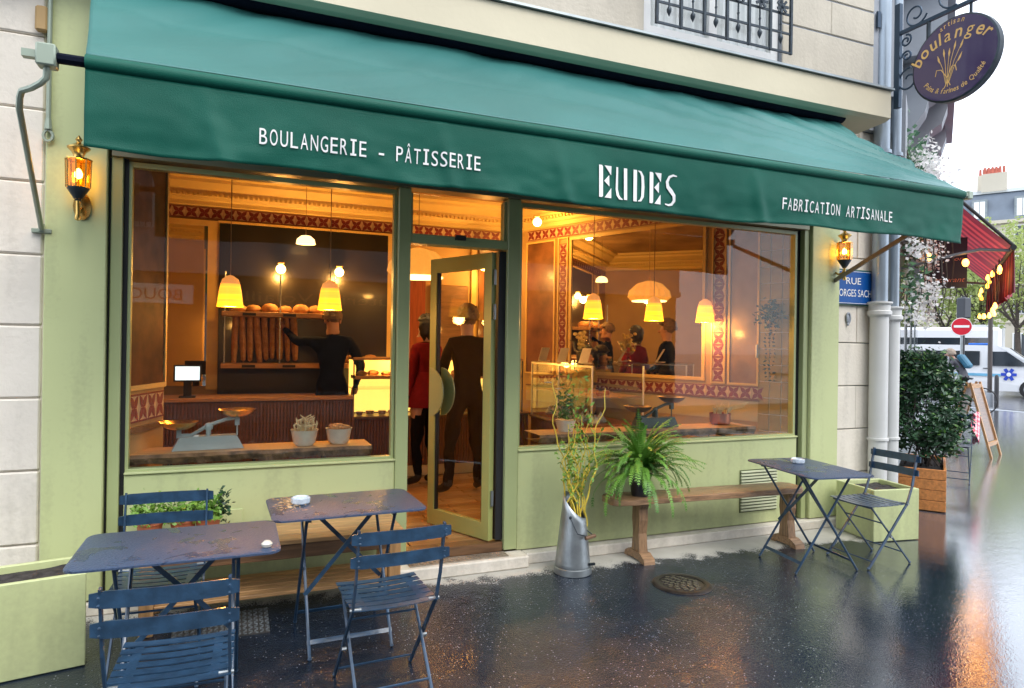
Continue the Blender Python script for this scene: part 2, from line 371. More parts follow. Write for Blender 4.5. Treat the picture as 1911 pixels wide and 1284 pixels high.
# left stone courses
zs = [0, .43, .84, 1.245, 1.65, 2.045, 2.45, 2.855, 3.265, 3.66]
for i in range(len(zs)-1):
    for x0, x1 in (((-1.62, -1.012), (-2.6, -1.63)) if i % 2 == 0 else ((-2.0, -1.012), (-2.8, -2.01))):
        bx('stone_block', STONEW, x0, x1, -.012-random.random()*.006, .25, zs[i]+.003, zs[i+1]-.003, bev=.009)
bx('wall_core', STONEW, -2.8, -1.0, .005, .3, 0, 3.65)
# right stone wall
for i in range(len(zs)-1):
    sp = (5.035, 5.9) if i % 2 else (5.035, 5.42, 5.9)
    for a, b_ in zip(sp[:-1], sp[1:]):
        bx('stone_block', STONEW, a+.003, b_-.003, .112+random.random()*.008, .4, zs[i]+.004, zs[i+1]-.004, bev=.006)
bx('wall_core', STONEG, 5.03, 5.92, .14, .5, 0, 3.65)
# band above awning (cornice) and its zinc ledge
q = MB(); q.prism([(.1, 3.62), (-.20, 3.64), (-.25, 3.66), (-.25, 3.90), (.1, 3.90)], 'x', -2.8, 5.37); q.build('cornice_band', BEIGE, B)
q = MB(); q.prism([(.0, 4.03), (-.27, 3.925), (-.275, 3.905), (.0, 3.905)], 'x', -2.8, 5.39); q.build('cornice_ledge', ZINC, B)
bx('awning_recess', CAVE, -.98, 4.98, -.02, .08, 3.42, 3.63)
bx('lintel', mat('olive_metal', (.20, .20, .13), .35, .3), -.68, 4.66, -.03, .10, 2.64, 3.42)
# upper wall courses, with window opening 2.96..4.32 x from z 4.06
cz = [4.03, 4.42, 4.73, 5.06, 5.4, 5.75, 6.1, 6.5, 7.0]
for i in range(len(cz)-1):
    segs = [(-2.8, -1.2), (-1.2, .3), (.3, 1.7), (1.7, 2.93), (4.35, 5.46)] if i % 2 == 0 else [(-2.8, -.5), (-.5, 1.0), (1.0, 2.93), (4.35, 4.92), (4.92, 5.46)]
    for a, b_ in segs:
        bx('stone_block', STONE, a+.001, b_-.001, random.random()*.003, .3, cz[i]+.012, cz[i+1]-.002, bev=.006)
bx('wall_core', STONEG, -2.8, 2.93, .012, .28, 4.0, 7.02); bx('wall_core', STONEG, 4.35, 5.86, .012, .28, 4.0, 7.02); bx('wall_core', STONEG, 2.93, 4.35, .24, .3, 4.0, 7.02)
bx('wall_return', STONEG, 5.47, 5.86, 0.05, .35, 3.66, 7.02)
bx('upper_storeys', STONE, -2.8, 5.86, .31, 9, 3.66, 12)
# window upstairs
CURT = mat('window_curtain', (.75, .76, .78), .7, var=.1, scale=2, stretch=(14, 1, 1))
q = MB(); wf = MB()
for a, b_ in ((2.94, 3.02), (3.60, 3.68), (4.26, 4.34)): wf.box(a, b_, .05, .10, 4.07, 6.0)
wf.box(3.02, 4.26, .051, .099, 4.07, 4.16); wfo = wf.build('window', WHITEP, B)
q.box(3.02, 3.60, .075, .081, 4.16, 6); q.box(3.68, 4.26, .075, .081, 4.16, 6); q.build('pane', GLASS, wfo)
q = MB()
for k in range(60):
    x = 3.0+k*1.3/60; q.add([(x, .115+.012*math.sin(k*1.7), 4.1), (x+1.3/60, .115+.012*math.sin(k*1.7+1.7), 4.1), (x+1.3/60, .115+.012*math.sin(k*1.7+1.7), 6), (x, .115+.012*math.sin(k*1.7), 6)], [(0, 1, 2, 3)])
q.build('curtain', CURT, wfo, smooth=True)
# grille (thing on the building)
G = thing('window_grille', 'Black wrought iron window grille with hanging spear points above the awning', 'grille', (3.64, -.1, 4.07))
q = MB()
for x in [2.965+.226*i for i in range(7)]: q.box(x-.011, x+.011, -.13, -.108, 4.09, 5.2)
for k, z in enumerate((4.10, 4.262, 4.424, 4.75, 5.1)): q.box(2.955, 4.335, -.125+.001*k, -.113, z-.009, z+.009)
q.build('lattice', IRON, G)
for i in range(6):
    x = 2.965+.113+.226*i; q = MB(); q.tube([(x, -.119, 4.95), (x, -.119, 4.22)], .0075, 6)
    q.lathe([(0, -.05), (.018, -.01), (.02, .01), (.008, .035), (.004, .05)], (x, -.119, 4.21), 8); q.ell((x, -.119, 4.33), (.012, .012, .014), 6, 4)
    q.build('spear_bar', IRON, G, smooth=True)
    q = MB()
    for a in range(7):
        an = a/7*6.283; q.bar((x, -.135, 4.47), (x+.065*math.cos(an), -.14, 4.47+.06*math.sin(an)), .022, .008)
    q.ell((x, -.14, 4.47), (.02, .014, .02), 6, 4); q.build('leaf_rosette', IRON, G)
# ---- shopfront woodwork
def pillar(x0, x1, step):
    q = MB(); q.bev(x0, x1, -.03, .3, .085, 3.62, .006); o = q.build('pillar', GREEN, B); return o
pillar(-1.0, -.70, 1); pillar(4.70, 5.03, 1)
bx('pilaster_strip', GREEND, -.685, -.625, .0, .14, .085, 2.64, bev=.004); bx('pilaster_strip', GREEND, 4.635, 4.69, .0, .14, .085, 2.64, bev=.004)
bx('shadow_gap', BLACK, -.70, -.685, .03, .12, .085, 2.64); bx('shadow_gap', BLACK, -.625, -.60, .03, .12, .085, 2.64); bx('shadow_gap', BLACK, 4.585, 4.635, .05, .12, .085, 2.64)
def window(x0, x1, zs_, fr, pz=None):
    o = bx('window', GREEND, x0-.001, x1, .03, .10, zs_-.03, zs_, bev=.004)
    q = MB()
    q.box(x0, x0+fr, .035, .095, zs_, 2.63); q.box(x1-fr, x1, .035, .095, zs_, 2.63); q.box(x0+fr, x1-fr, .036, .094, 2.60, 2.63)
    q.build('frame', GREEND, o)
    bx('pane', GLASS, x0+fr, x1-fr, .062, .068, zs_, 2.60, parent=o)
    return o
window(-.60, .995, .815, .018); window(1.905, 4.585, .835, .022)
bx('sill_panel', GREEN, -.60, 1.0, .012, .16, .085, .785, bev=.004); bx('sill_panel', GREEN, 1.905, 4.585, .012, .16, .085, .805, bev=.004)
bx('sill_nosing', GREEN, -.60, 1.0, -.004, .16, .787, .80, bev=.003); bx('sill_nosing', GREEN, 1.905, 4.585, -.004, .16, .806, .82, bev=.003)
bx('door_post', GREEND, 1.0, 1.085, -.005, .13, .1, 2.64, bev=.005); bx('door_post', GREEND, 1.80, 1.90, -.005, .13, .1, 2.64, bev=.005)
bx('door_jamb', BLACK, 1.745, 1.80, .03, .12, .17, 2.26)
bx('transom', GREEND, 1.085, 1.80, -.002, .12, 2.27, 2.335, bev=.004)
tr = bx('transom_window', GREEND, 1.088, 1.105, .03, .1, 2.336, 2.62); bx('pane', GLASS, 1.105, 1.78, .06, .066, 2.336, 2.62, parent=tr); bx('frame', GREEND, 1.78, 1.798, .03, .1, 2.336, 2.62, parent=tr); 
bx('door_closer_box', BLACK, 1.40, 1.475, -.02, .0, 2.31, 2.345)
# base stone, step
bx('base_course', STONEW, -1.05, 1.0, -.05, .1, .0, .075, bev=.008); bx('base_course', STONEW, 1.95, 5.05, -.07, .1, .0, .078, bev=.008)
bx('door_step', STONEW, 1.002, 1.945, -.14, .02, .0, .085, bev=.01)
TREAD = mat('tread_plate', (.40, .34, .27), .45, .6, var=.3, scale=10)
q = MB(); q.box(1.09, 1.80, -.10, .0, .086, .094)
for i in range(22):
    for j in range(3):
        x = 1.11+i*.032; y = -.09+j*.032; s = 1 if (i+j) % 2 else -1
        q.bar((x-.009, y-.009*s, .096), (x+.009, y+.009*s, .096), .005, .005, (0, 0, 1))
q.build('tread_plate', TREAD, B)
bx('threshold', WOODD, 1.085, 1.80, .02, .14, .09, .155)
# door leaf
ang = math.atan2(.63, -.28); D = thing('shop_door', 'Open glazed door with pale green frame folded inwards at the shop entrance', 'door', (1.715, .05, .165), ang)
W, Hh, t = .69, 2.085, .045
q = MB(); q.box(0, .075, -t/2, t/2, 0, Hh); q.box(W-.075, W, -t/2, t/2, 0, Hh); q.box(.075, W-.075, -t/2+.001, t/2-.001, 0, .12); q.box(.075, W-.075, -t/2+.001, t/2-.001, Hh-.11, Hh)
q.build('door_frame', mat('door_green_paint', (.40, .42, .14), .35, var=.05), D, world=False)
MB().box(.075, W-.075, -.004, .004, .12, Hh-.11).build('pane', GLASS, D, world=False)
q = MB(); 
for x in (.075, W-.075-.012): q.box(x, x+.012, -.015, .015, .12, Hh-.11)
q.build('gasket', BLACK, D, world=False)
for sgn in (-1, 1):
    pr = [(W-.075+.02, .86+.0)]+[(W-.055-.16*math.sin(a), 1.04-.19*math.cos(a)) for a in [math.pi*k/16 for k in range(17)]]
    q = MB(); q.prism(pr[1:], 'y', sgn*(t/2+.03), sgn*(t/2+.04)); q.box(W-.068, W-.045, min(sgn*t/2, sgn*(t/2+.03)), max(sgn*t/2, sgn*(t/2+.03)), 1.0, 1.08)
    q.build('handle_plate', MATS['green_frame_paint'], D, world=False)
for z in (.25, 1.6, 1.85):
    MB().tube([(-.012, 0, z), (-.012, 0, z+.11)], .011, 8).build('hinge', GALV, D, world=False)
VENTD = mat('vent_shadow_green', (.10, .12, .05), .6)
VENTL = mat('vent_slat_paint', (.60, .62, .42), .4)
for z0, n_ in ((.42, 5), (.20, 6)):
    for k in range(n_):
        q = MB(); z = z0+.026*k; q.prism([(.012, z), (-.010, z+.004), (-.010, z+.013), (.012, z+.020)], 'x', 3.96, 4.35); q.build('vent_slat', VENTL, B)
bx('vent_backing', VENTD, 3.955, 4.355, .005, .0115, .41, .55); bx('vent_backing', VENTD, 3.955, 4.355, .005, .0115, .19, .36)
for (a, b_, c_, d_) in ((-.13, .05, .44, .54),):
    bx('service_hatch', GREEN, a, b_, .0, .0115, c_, d_, bev=.003)

# ================================================================ INTERIOR
FRESCO = mat('painted_ceiling', (.12, .055, .02), .7, scale=1.6, col2=(.36, .22, .10), detail=8)
PAINTING = mat('painted_panel', (.08, .03, .012), .35, scale=3.5, col2=(.26, .11, .045), detail=8, coat=.4)
PAINT2 = mat('painted_bird_panel', (.13, .085, .075), .35, scale=2.6, detail=6, col2=(.42, .27, .19), coat=.4)
MOULD = mat('gilt_moulding', (.62, .42, .15), .45, var=.1, scale=6)
MIRROR = mat('mirror_silver', (.86, .84, .80), .02, 1, var=.01)
TILEM = mat('gold_tile', (.34, .25, .08), .3, .1, var=.2, scale=5, coat=.6)
GROUT = mat('pale_grout', (.65, .60, .50), .7)
FRB = mat('frieze_ground', (.50, .36, .22), .6, var=.2, scale=30)
FRR = mat('frieze_crimson', (.16, .012, .018), .5, var=.2, scale=20)
# walls: left wall, alcove, back, right wall, ceiling
def wall(name, m, pts, z0, z1, th=.05, parent=B, **k):
    (x0, y0), (x1, y1) = pts; d = Vector((x1-x0, y1-y0, 0)).normalized(); n = Vector((-d.y, d.x, 0))*th
    q = MB(); q.prism([(x0, y0), (x1, y1), (x1+n.x, y1+n.y), (x0+n.x, y0+n.y)], 'z', z0, z1); return q.build(name, m, parent, **k)
RW0, RW1 = Vector((4.62, .10, 0)), Vector((3.33, 3.2, 0)); rd = (RW1-RW0).normalized(); rn = Vector((-rd.y, rd.x, 0))   # rn points into the room (-x)
RL = (RW1-RW0).length
def rw(s, off=0, z=0): p = RW0+rd*s+rn*off; return (p.x, p.y, z)
wall('interior_wall', CREAM, ((-.45, .58), (-.60, .10)), .15, 3.3, -.05)
wall('interior_wall', CREAM, ((-1.3, .60), (-.46, .60)), .15, 3.3, -.02)
wall('interior_wall', CREAM, ((-1.3, 3.4), (-1.3, .58)), .15, 3.3, -.05)
wall('interior_wall', CREAM, ((4.2, 3.35), (-1.3, 3.35)), .15, 3.3, -.05)
wall('interior_wall', CREAM, ((RW0-rd*.05)[:2], (RW1+rd*.4)[:2]), .15, 3.3, -.05)
bx('floor_slab', WOODD, -1.3, 4.9, .14, 3.6, .02, .135)
# planks
PLM = [mat('floor_plank_%s' % n, c, .3, var=.2, scale=4, stretch=(1, 8, 8), coat=.3) for n, c in (('pale', (.42, .25, .11)), ('warm', (.36, .20, .08)), ('deep', (.29, .15, .06)))]
pm = []
for m_ in PLM:
    q = MB(); q.bev(-.295, .295, -.048, .048, -.008, .008, .002); o = q.build('plank', m_, None); pm.append(o.data); bpy.data.objects.remove(o)
k = 0
for r_ in range(24):
    y = .19+r_*.10
    for c_ in range(5):
        x = .85+.30*(r_ % 2)+c_*.6
        if x > 3.1+.3: continue
        inst('plank', random.choice(pm), B, (x, y, .146+random.random()*.001)); k += 1
bx('ceiling', FRESCO, -1.3, 4.9, .13, 3.4, 3.3, 3.36)
# ceiling cornice mouldings (profile along walls)
def cornice(a, b_, flip=1):
    a = Vector((*a, 0)); b_ = Vector((*b_, 0)); d = (b_-a).normalized(); n = Vector((-d.y, d.x, 0))*flip
    prof = [(0, 3.01), (.03, 3.02), (.03, 3.06), (.06, 3.075), (.10, 3.13), (.11, 3.16), (.16, 3.17), (.24, 3.22), (.25, 3.25), (.33, 3.262), (.34, 3.299), (0, 3.299)]
    vs = [p+n*u+Vector((0, 0, z)) for p in (a, b_) for u, z in prof]; N_ = len(prof)
    q = MB(); q.add(vs, [tuple(range(N_)), tuple(range(N_, 2*N_))[::-1]]+[(i, (i+1) % N_, N_+(i+1) % N_, N_+i) for i in range(N_)])
    L_ = (b_-a).length
    for i in range(int(L_/.05)):   # dentils
        p = a+d*(.025+i*.05)+n*.105; q.T = Matrix.Translation(p) @ Matrix.Rotation(math.atan2(d.y, d.x), 4, 'Z'); q.box(-.013, .013, -.02, .02, 3.10, 3.128)
    q.T = None
    q.build('ceiling_moulding', mat('moulding_cream', (.68, .50, .20), .5, var=.06, scale=5), B)
cornice((-1.3, 3.35), (3.4, 3.35), -1); cornice(RW0[:2], (RW1+rd*.1)[:2], 1); cornice((-1.25, .62), (-1.25, 3.35), -1); cornice((-.46, .62), (-1.3, .62), -1)
# frieze tiles, shared mesh with a crimson flower printed on it
q = MB(); q.box(-.058, .058, -.004, .004, -.058, .058); q.mi = 1
for a in range(4):
    an = R(45+90*a); c_, s_ = math.cos(an), math.sin(an)
    P = [(.004, .002), (.020, .019), (.042, .018), (.072, 0), (.042, -.018), (.020, -.019), (.004, -.002)]
    q.add([(u*c_-v*s_, -.0055, u*s_+v*c_) for u, v in P], [tuple(range(7))])
q.add([(.010*math.cos(t), -.0058, .010*math.sin(t)) for t in [i*.785 for i in range(8)]], [tuple(range(8))])
q.add([(-.058, -.005, .05), (.058, -.005, .05), (.058, -.005, .058), (-.058, -.005, .058)], [(0, 1, 2, 3)]); q.add([(-.058, -.005, -.058), (.058, -.005, -.058), (.058, -.005, -.05), (-.058, -.005, -.05)], [(0, 1, 2, 3)])
o = q.build('frieze_tile', [FRB, FRR], None, recalc=False); tile = o.data; bpy.data.objects.remove(o)
for i in range(36): inst('frieze_tile', tile, B, (-1.2+i*.117*1.05, 3.343, 2.94), sc=(1.05, 1, 1.0))
ra = math.atan2(rd.y, rd.x)
def rtile(s, z, sc=1, rot=0): inst('frieze_tile', tile, B, rw(s, .008, z), (0, rot, ra+math.pi), (sc, 1, sc))
for i in range(int(RL/.118)): rtile(.06+i*.118, 2.94); 
for i in range(24): rtile(.32+i*.118, 1.165)
bx('frieze_fillet', WOODD, -1.25, 3.35, 3.335, 3.349, 2.868, 2.88)
# mirror 1.0..3.0 along right wall
def rbox(name, m, s0, s1, o0, o1, z0, z1, parent=B):
    q = MB(); q.add([rw(s0, o0, z0), rw(s1, o0, z0), rw(s1, o1, z0), rw(s0, o1, z0), rw(s0, o0, z1), rw(s1, o0, z1), rw(s1, o1, z1), rw(s0, o1, z1)], [(0,3,2,1),(4,5,6,7),(0,1,5,4),(1,2,6,5),(2,3,7,6),(3,0,4,7)])
    return q.build(name, m, parent)
def rframe(name, s0, s1, z0, z1, w_=.03, m_=None):
    m_ = m_ or MOULD
    q = MB()
    for a, b_, c_, d_ in ((s0, s0+w_, z0, z1), (s1-w_, s1, z0, z1), (s0+w_, s1-w_, z0, z0+w_), (s0+w_, s1-w_, z1-w_, z1)):
        q.add([rw(a, .0, c_), rw(b_, .0, c_), rw(b_, .022, c_), rw(a, .022, c_), rw(a, .0, d_), rw(b_, .0, d_), rw(b_, .022, d_), rw(a, .022, d_)], [(0,3,2,1),(4,5,6,7),(0,1,5,4),(1,2,6,5),(2,3,7,6),(3,0,4,7)])
    return q.build(name, m_, B)
MR = thing('wall_mirror', 'Large gilt framed wall mirror on the right hand wall between flower tile strips', 'mirror', rw(1.8, 0, 1.3))
f_ = rframe('mirror_frame', .86, 2.62, 1.26, 2.86, .035); f_.parent = MR; f_.data.transform(ROOT[MR].inverted() @ ROOT[B]); ROOT[f_] = ROOT[MR]
rbox('mirror_glass', MIRROR, .895, 2.585, .004, .010, 1.295, 2.825, MR)
for s0 in (.72, 2.72):
    rframe('panel_frame', s0-.075, s0+.075, 1.24, 2.87, .014)
    for i in range(13): rtile(s0, 1.32+i*.118, 1.0)
rbox('painted_panel', PAINT2, .33, .60, .003, .010, 1.25, 2.84); rframe('panel_frame', .31, .62, 1.235, 2.86, .02)
rbox('painted_panel', PAINTING, 2.86, 3.3, .003, .010, 1.25, 2.84); rframe('panel_frame', 2.84, 3.32, 1.235, 2.86, .02)
rbox('dado_panel', PINKW, .30, 3.3, .002, .006, .9, 1.09); rbox('dado_rail', WOODD, .30, 3.3, .0, .016, 1.09, 1.104)
# gold tile column
rbox('tile_backing', GROUT, -.02, .305, .002, .006, .15, 2.9)
q = MB(); q.bev(-.052, .052, -.004, .004, -.072, .072, .002); o = q.build('tile', TILEM, None); tl = o.data; bpy.data.objects.remove(o)
for i in range(3):
    for j in range(17):
        inst('wall_tile', tl, B, rw(.045+i*.109, .009, .30+j*.151), (0, 0, ra+math.pi))
inst
bx('wall_tile_return', TILEM, 4.60, 4.66, .12, .16, .15, 2.64)
# left wall decor: painted panel, gilt edge, frieze, dado
def lw(s, off, z): a = Vector((-.60, .10, 0)); b_ = Vector((-.45, .58, 0)); d = (b_-a).normalized(); n = Vector((d.y, -d.x, 0)); p = a+d*s+n*off; return (p.x, p.y, z)
def lbox(name, m, s0, s1, o0, o1, z0, z1):
    q = MB(); q.add([lw(s0, o0, z0), lw(s1, o0, z0), lw(s1, o1, z0), lw(s0, o1, z0), lw(s0, o0, z1), lw(s1, o0, z1), lw(s1, o1, z1), lw(s0, o1, z1)], [(0,3,2,1),(4,5,6,7),(0,1,5,4),(1,2,6,5),(2,3,7,6),(3,0,4,7)]); return q.build(name, m, B)
lbox('painted_panel', mat('old_varnish_painting', (.03, .011, .005), .7, scale=5, spec=.2, col2=(.13, .05, .018), coat=0, detail=8), .0, .47, .003, .010, 1.30, 2.9)
lbox('panel_frame', MOULD, .47, .495, .0, .02, 1.27, 2.9); lbox('panel_frame', MOULD, .0, .47, .0, .02, 1.27, 1.30); lbox('panel_frame', WOODD, .0, .495, .0, .02, 1.01, 1.045)
la = math.atan2(.48, .15)
for i in range(4): inst('frieze_tile', tile, B, lw(.06+i*.118, .008, 1.16), (0, 0, la), (1, 1, 1.5))
# back wall: mirror at left, dark bread recess, gilt strips
BM = thing('tall_mirror', 'Tall framed mirror at the far left of the back wall beside the bread shelves', 'mirror', (-.45, 3.34, 1.2))
MB().box(-.70, -.30, 3.325, 3.332, 1.1, 2.84).build('mirror_glass', MIRROR, BM)
q = MB(); q.box(-.74, -.70, 3.31, 3.345, 1.06, 2.86); q.box(-.30, -.19, 3.31, 3.345, 1.06, 2.86); q.box(-.70, -.30, 3.311, 3.344, 2.80, 2.86); q.build('mirror_frame', MOULD, BM)
DARKR = mat('dark_recess', (.012, .008, .006), .35, var=.3, scale=3, coat=.3)
bx('shelf_recess', DARKR, -.185, 1.62, 3.30, 3.345, .15, 2.84); bx('gilt_strip', MOULD, 1.62, 1.74, 3.30, 3.345, .15, 2.86); bx('gilt_strip', MOULD, -.20, 1.75, 3.295, 3.345, 2.842, 2.866)
bx('interior_door', WOODD, 2.15, 2.62, 3.30, 3.345, .15, 2.3, bev=.01); bx('gilt_strip', MOULD, 2.66, 2.72, 3.30, 3.345, .15, 2.86); bx('painted_panel', PAINTING, 2.76, 3.2, 3.31, 3.345, 1.25, 2.84)
bx('drape', mat('red_drape', (.22, .05, .02), .8, var=.3, scale=4, stretch=(20, 1, 1)), 1.80, 2.08, 3.31, 3.345, .15, 2.5)
# bread shelves
SH = thing('bread_shelves', 'Wooden bread shelves of two boards behind the counter, filled with loaves', 'shelves', (.5, 3.1, 1.0))
for z in (1.84, 1.30):
    MB().bev(-.15, 1.0 if z > 1.5 else 1.55, 2.98, 3.28, z, z+.05, .004).build('shelf_board', WOOD, SH)
    q = MB(); 
    for x in (.05, .45, .85): q.box(x, x+.13, 2.970, 2.979, z+.008, z+.036)
    q.build('price_strip', BLACK, SH)
for x in (-.12, .42, .98):
    MB().tube([(x, 3.0, 1.35), (x, 3.0, 2.3)], .008, 6).build('shelf_rod', GALV, SH)
BREAD = mat('bread_crust', (.30, .13, .04), .6, scale=18, col2=(.50, .27, .10), bump=.4, bscale=40)
BREADD = mat('dark_bread_crust', (.16, .06, .025), .6, scale=18, col2=(.30, .13, .05), bump=.4, bscale=40)
def loaf_mesh(kind, m):
    q = MB()
    if kind == 'round': q.lathe([(0, 0), (.07, .004), (.09, .03), (.085, .06), (.055, .085), (0, .095)], n=10)
    elif kind == 'long':
        q.T = Matrix.Rotation(R(90), 4, 'Y'); q.lathe([(0, -.3), (.025, -.28), (.035, -.15), (.036, .15), (.025, .28), (0, .3)], n=8); q.T = None
    else:
        pts = [(.06*math.cos(a), .045*math.sin(a), .02) for a in [R(-20+i*22) for i in range(10)]]
        q.tube(pts, [.008, .016, .022, .028, .03, .03, .028, .022, .016, .008], 7)
    o = q.build(kind, m, None, smooth=True); me = o.data; bpy.data.objects.remove(o); return me
LR, LB, LC, LRD = loaf_mesh('round', BREAD), loaf_mesh('long', BREAD), loaf_mesh('croissant', BREAD), loaf_mesh('round', BREADD)
def goods(name, me, pts, label, group, cat, rot=None):
    for p in pts:
        o = inst(name, me, None, p, rot(p) if rot else (0, 0, random.random()*6), tuple(random.uniform(.85, 1.12) for _ in range(3))); tag(o, label, cat, group)
LRs = loaf_mesh('round', BREADD)
goods('bread_loaf', LR, [(.0+.16*i, 3.12+.03*(i % 2), 1.89) for i in range(6)]+[(1.2, 3.12, 1.35), (1.4, 3.12, 1.35)], 'Round brown bread loaf on the wooden shelves behind the counter', 'loaves on the bread shelves', 'bread')
goods('baguette', LB, [(-.02+.075*i, 3.2, 1.65) for i in range(9)], 'Baguette standing upright in the rack under the upper bread shelf', 'baguettes in the rack', 'baguette', lambda p: (0, R(84+random.random()*8), 0))
# counter
SLAT = mat('counter_slat_wood', (.17, .065, .03), .5, var=.2, scale=6, stretch=(6, 6, 1))
CT = thing('shop_counter', 'L shaped counter clad in thin vertical wooden slats behind the window shelves', 'counter', (1.5, 2.6, .15))
MB().box(-.9, 1.12, 2.52, 2.95, .15, 1.0).build('counter_body', WOODD, CT); MB().box(1.125, 3.14, 2.62, 2.95, .15, .78).build('counter_body', WOODD, CT); MB().box(3.19, 3.74, 1.15, 2.61, .15, .76).build('counter_body', WOODD, CT)
MB().bev(-.92, 1.12, 2.46, 2.98, 1.0, 1.035, .004).build('counter_top', WOOD, CT)
MB().bev(1.125, 3.16, 2.56, 2.98, .785, .81, .004).build('counter_top', WOODD, CT); MB().bev(3.13, 3.76, 1.12, 2.555, .765, .79, .004).build('counter_top', WOODD, CT)
q = MB()
for i in range(64):
    x = -.88+i*.0315; q.box(x, x+.020, 2.495, 2.52, .27, .99)
for i in range(64):
    x = 1.13+i*.0315; q.box(x, x+.020, 2.595, 2.62, .27, .775)
for i in range(45):
    y = 1.16+i*.032; q.box(3.165, 3.19, y, y+.020, .27, .755)
tag(q.build('counter_slats', SLAT, CT), kind='stuff')
MB().box(1.125, 3.14, 2.60, 2.62, .15, .262).build('skirting', PINKW, CT); MB().box(3.17, 3.19, 1.15, 2.59, .15, .262).build('skirting', PINKW, CT)
# glass display: back case (lit) and side case
GLOW = mat('lit_case_back', (.75, .55, .22), .5, emit=(1, .55, .10), estr=.75)
def point(name, loc, e, col=(1, .46, .095), r=.04, parent=None):
    l = bpy.data.lights.new(name, 'POINT'); l.energy = e; l.color = col; l.shadow_soft_size = r
    o = bpy.data.objects.new(name, l); C.objects.link(o)
    if parent is not None: o.parent = parent; o.matrix_local = ROOT[parent].inverted() @ Matrix.Translation(loc)
    else: o.location = loc
    return o
V1 = thing('display_case', 'Brightly lit glass pastry case on the counter behind the doorway', 'display case', (2.0, 2.75, .8))
MB().box(1.14, 3.05, 2.955, 2.97, .82, 1.40).build('case_back', GLOW, V1); MB().box(1.14, 3.05, 2.62, 2.954, 1.09, 1.105).build('glass_shelf', CLEAR, V1); MB().bev(1.13, 3.06, 2.60, 2.97, 1.402, 1.43, .004).build('case_top', WOOD, V1)
MB().box(1.14, 3.05, 2.605, 2.611, .82, 1.40).build('front_glass', CLEAR, V1)
q = MB()
for x in (1.13, 1.75, 2.4, 3.05): q.box(x, x+.012, 2.598, 2.61, .812, 1.40)
q.build('case_post', IRON, V1)
MB().box(1.15, 3.04, 2.60, 2.9, 1.20, 1.235).build('case_tray', WOOD, V1)
point('case_lamp', (1.6, 2.75, 1.36), 4, parent=V1); point('case_lamp', (2.6, 2.75, 1.36), 4, parent=V1)
goods('croissant', LC, [(1.25+i*.13, 2.70+.07*(i % 2), 1.237) for i in range(13)], 'Golden croissant on the upper tray of the lit pastry case', 'croissants in the lit case', 'croissant')
CK = MB().lathe([(0, 0), (.035, 0), (.042, .04), (0, .045)], n=9).build('c', mat('glazed_cake', (.35, .06, .03), .3, scale=20, col2=(.62, .40, .15)), None, smooth=True); ckm = CK.data; bpy.data.objects.remove(CK)
goods('small_cake', ckm, [(1.22+i*.12, 2.72+.05*(i % 2), .815) for i in range(14)], 'Small glazed cake on the bottom of the lit pastry case', 'cakes in the lit case', 'cake')
V2 = thing('display_case', 'Long glass pastry case with dark trays along the right wall by the mirror', 'display case', (3.45, 1.8, .78))
MB().bev(3.14, 3.74, 1.13, 2.55, 1.395, 1.41, .003).build('case_top', CLEAR, V2); MB().box(3.15, 3.156, 1.14, 2.54, .80, 1.395).build('front_glass', CLEAR, V2); MB().box(3.157, 3.73, 1.14, 1.146, .80, 1.395).build('side_glass', CLEAR, V2)
MB().box(3.17, 3.72, 1.16, 2.53, 1.08, 1.093).build('case_shelf', WOOD, V2); MB().box(3.17, 3.72, 1.16, 2.53, .793, .815).build('case_tray', mat('copper_tray', (.45, .12, .05), .35, .3), V2)
q = MB()
for x, y in ((3.145, 1.135), (3.725, 1.135), (3.145, 2.535), (3.145, 1.85)): q.box(x, x+.014, y, y+.014, .792, 1.394)
q.box(3.145, 3.159, 1.15, 2.53, 1.375, 1.394); q.build('case_post', mat('steel_white', (.6, .58, .5), .3, .3), V2)
MB().box(3.70, 3.72, 1.2, 2.5, 1.15, 1.18).build('case_strip', mat('brown_strip', (.16, .10, .05), .5), V2)  # plain dark strip inside the case, gives no light
MER = MB().lathe([(.05, 0), (.055, .02), (.03, .05), (0, .10)], n=7).build('c', mat('meringue', (.75, .70, .60), .6), None, smooth=True); mrm = MER.data; bpy.data.objects.remove(MER)
goods('meringue', mrm, [(3.28+.14*(i % 2), 1.3+i*.13, .817) for i in range(10)], 'White peaked meringue on the bottom tray of the side pastry case', 'meringues in the side case', 'meringue')
goods('fruit_tart', ckm, [(3.3+.15*(i % 2), 1.26+i*.12, 1.094) for i in range(10)], 'Small fruit tart on the shelf of the side pastry case', 'tarts in the side case', 'tart')
for i, (x, y, z, c_) in enumerate(((3.16, 2.3, 1.411, 'Price card propped on the side case nearest the back'), (3.2, 1.9, 1.411, 'Price card propped on the middle of the side case'), (3.22, 1.45, 1.411, 'Cream price card leaning at the near end of the side case'))):
    q = MB(); q.prism([(y, z), (y+.1, z), (y+.1, z+.004), (y+.012, z+.15), (y+.006, z+.15), (y+.09, z+.004), (y, z+.004)], 'x', x, x+.10); tag(q.build('price_card', CERAMIC), c_, 'card')
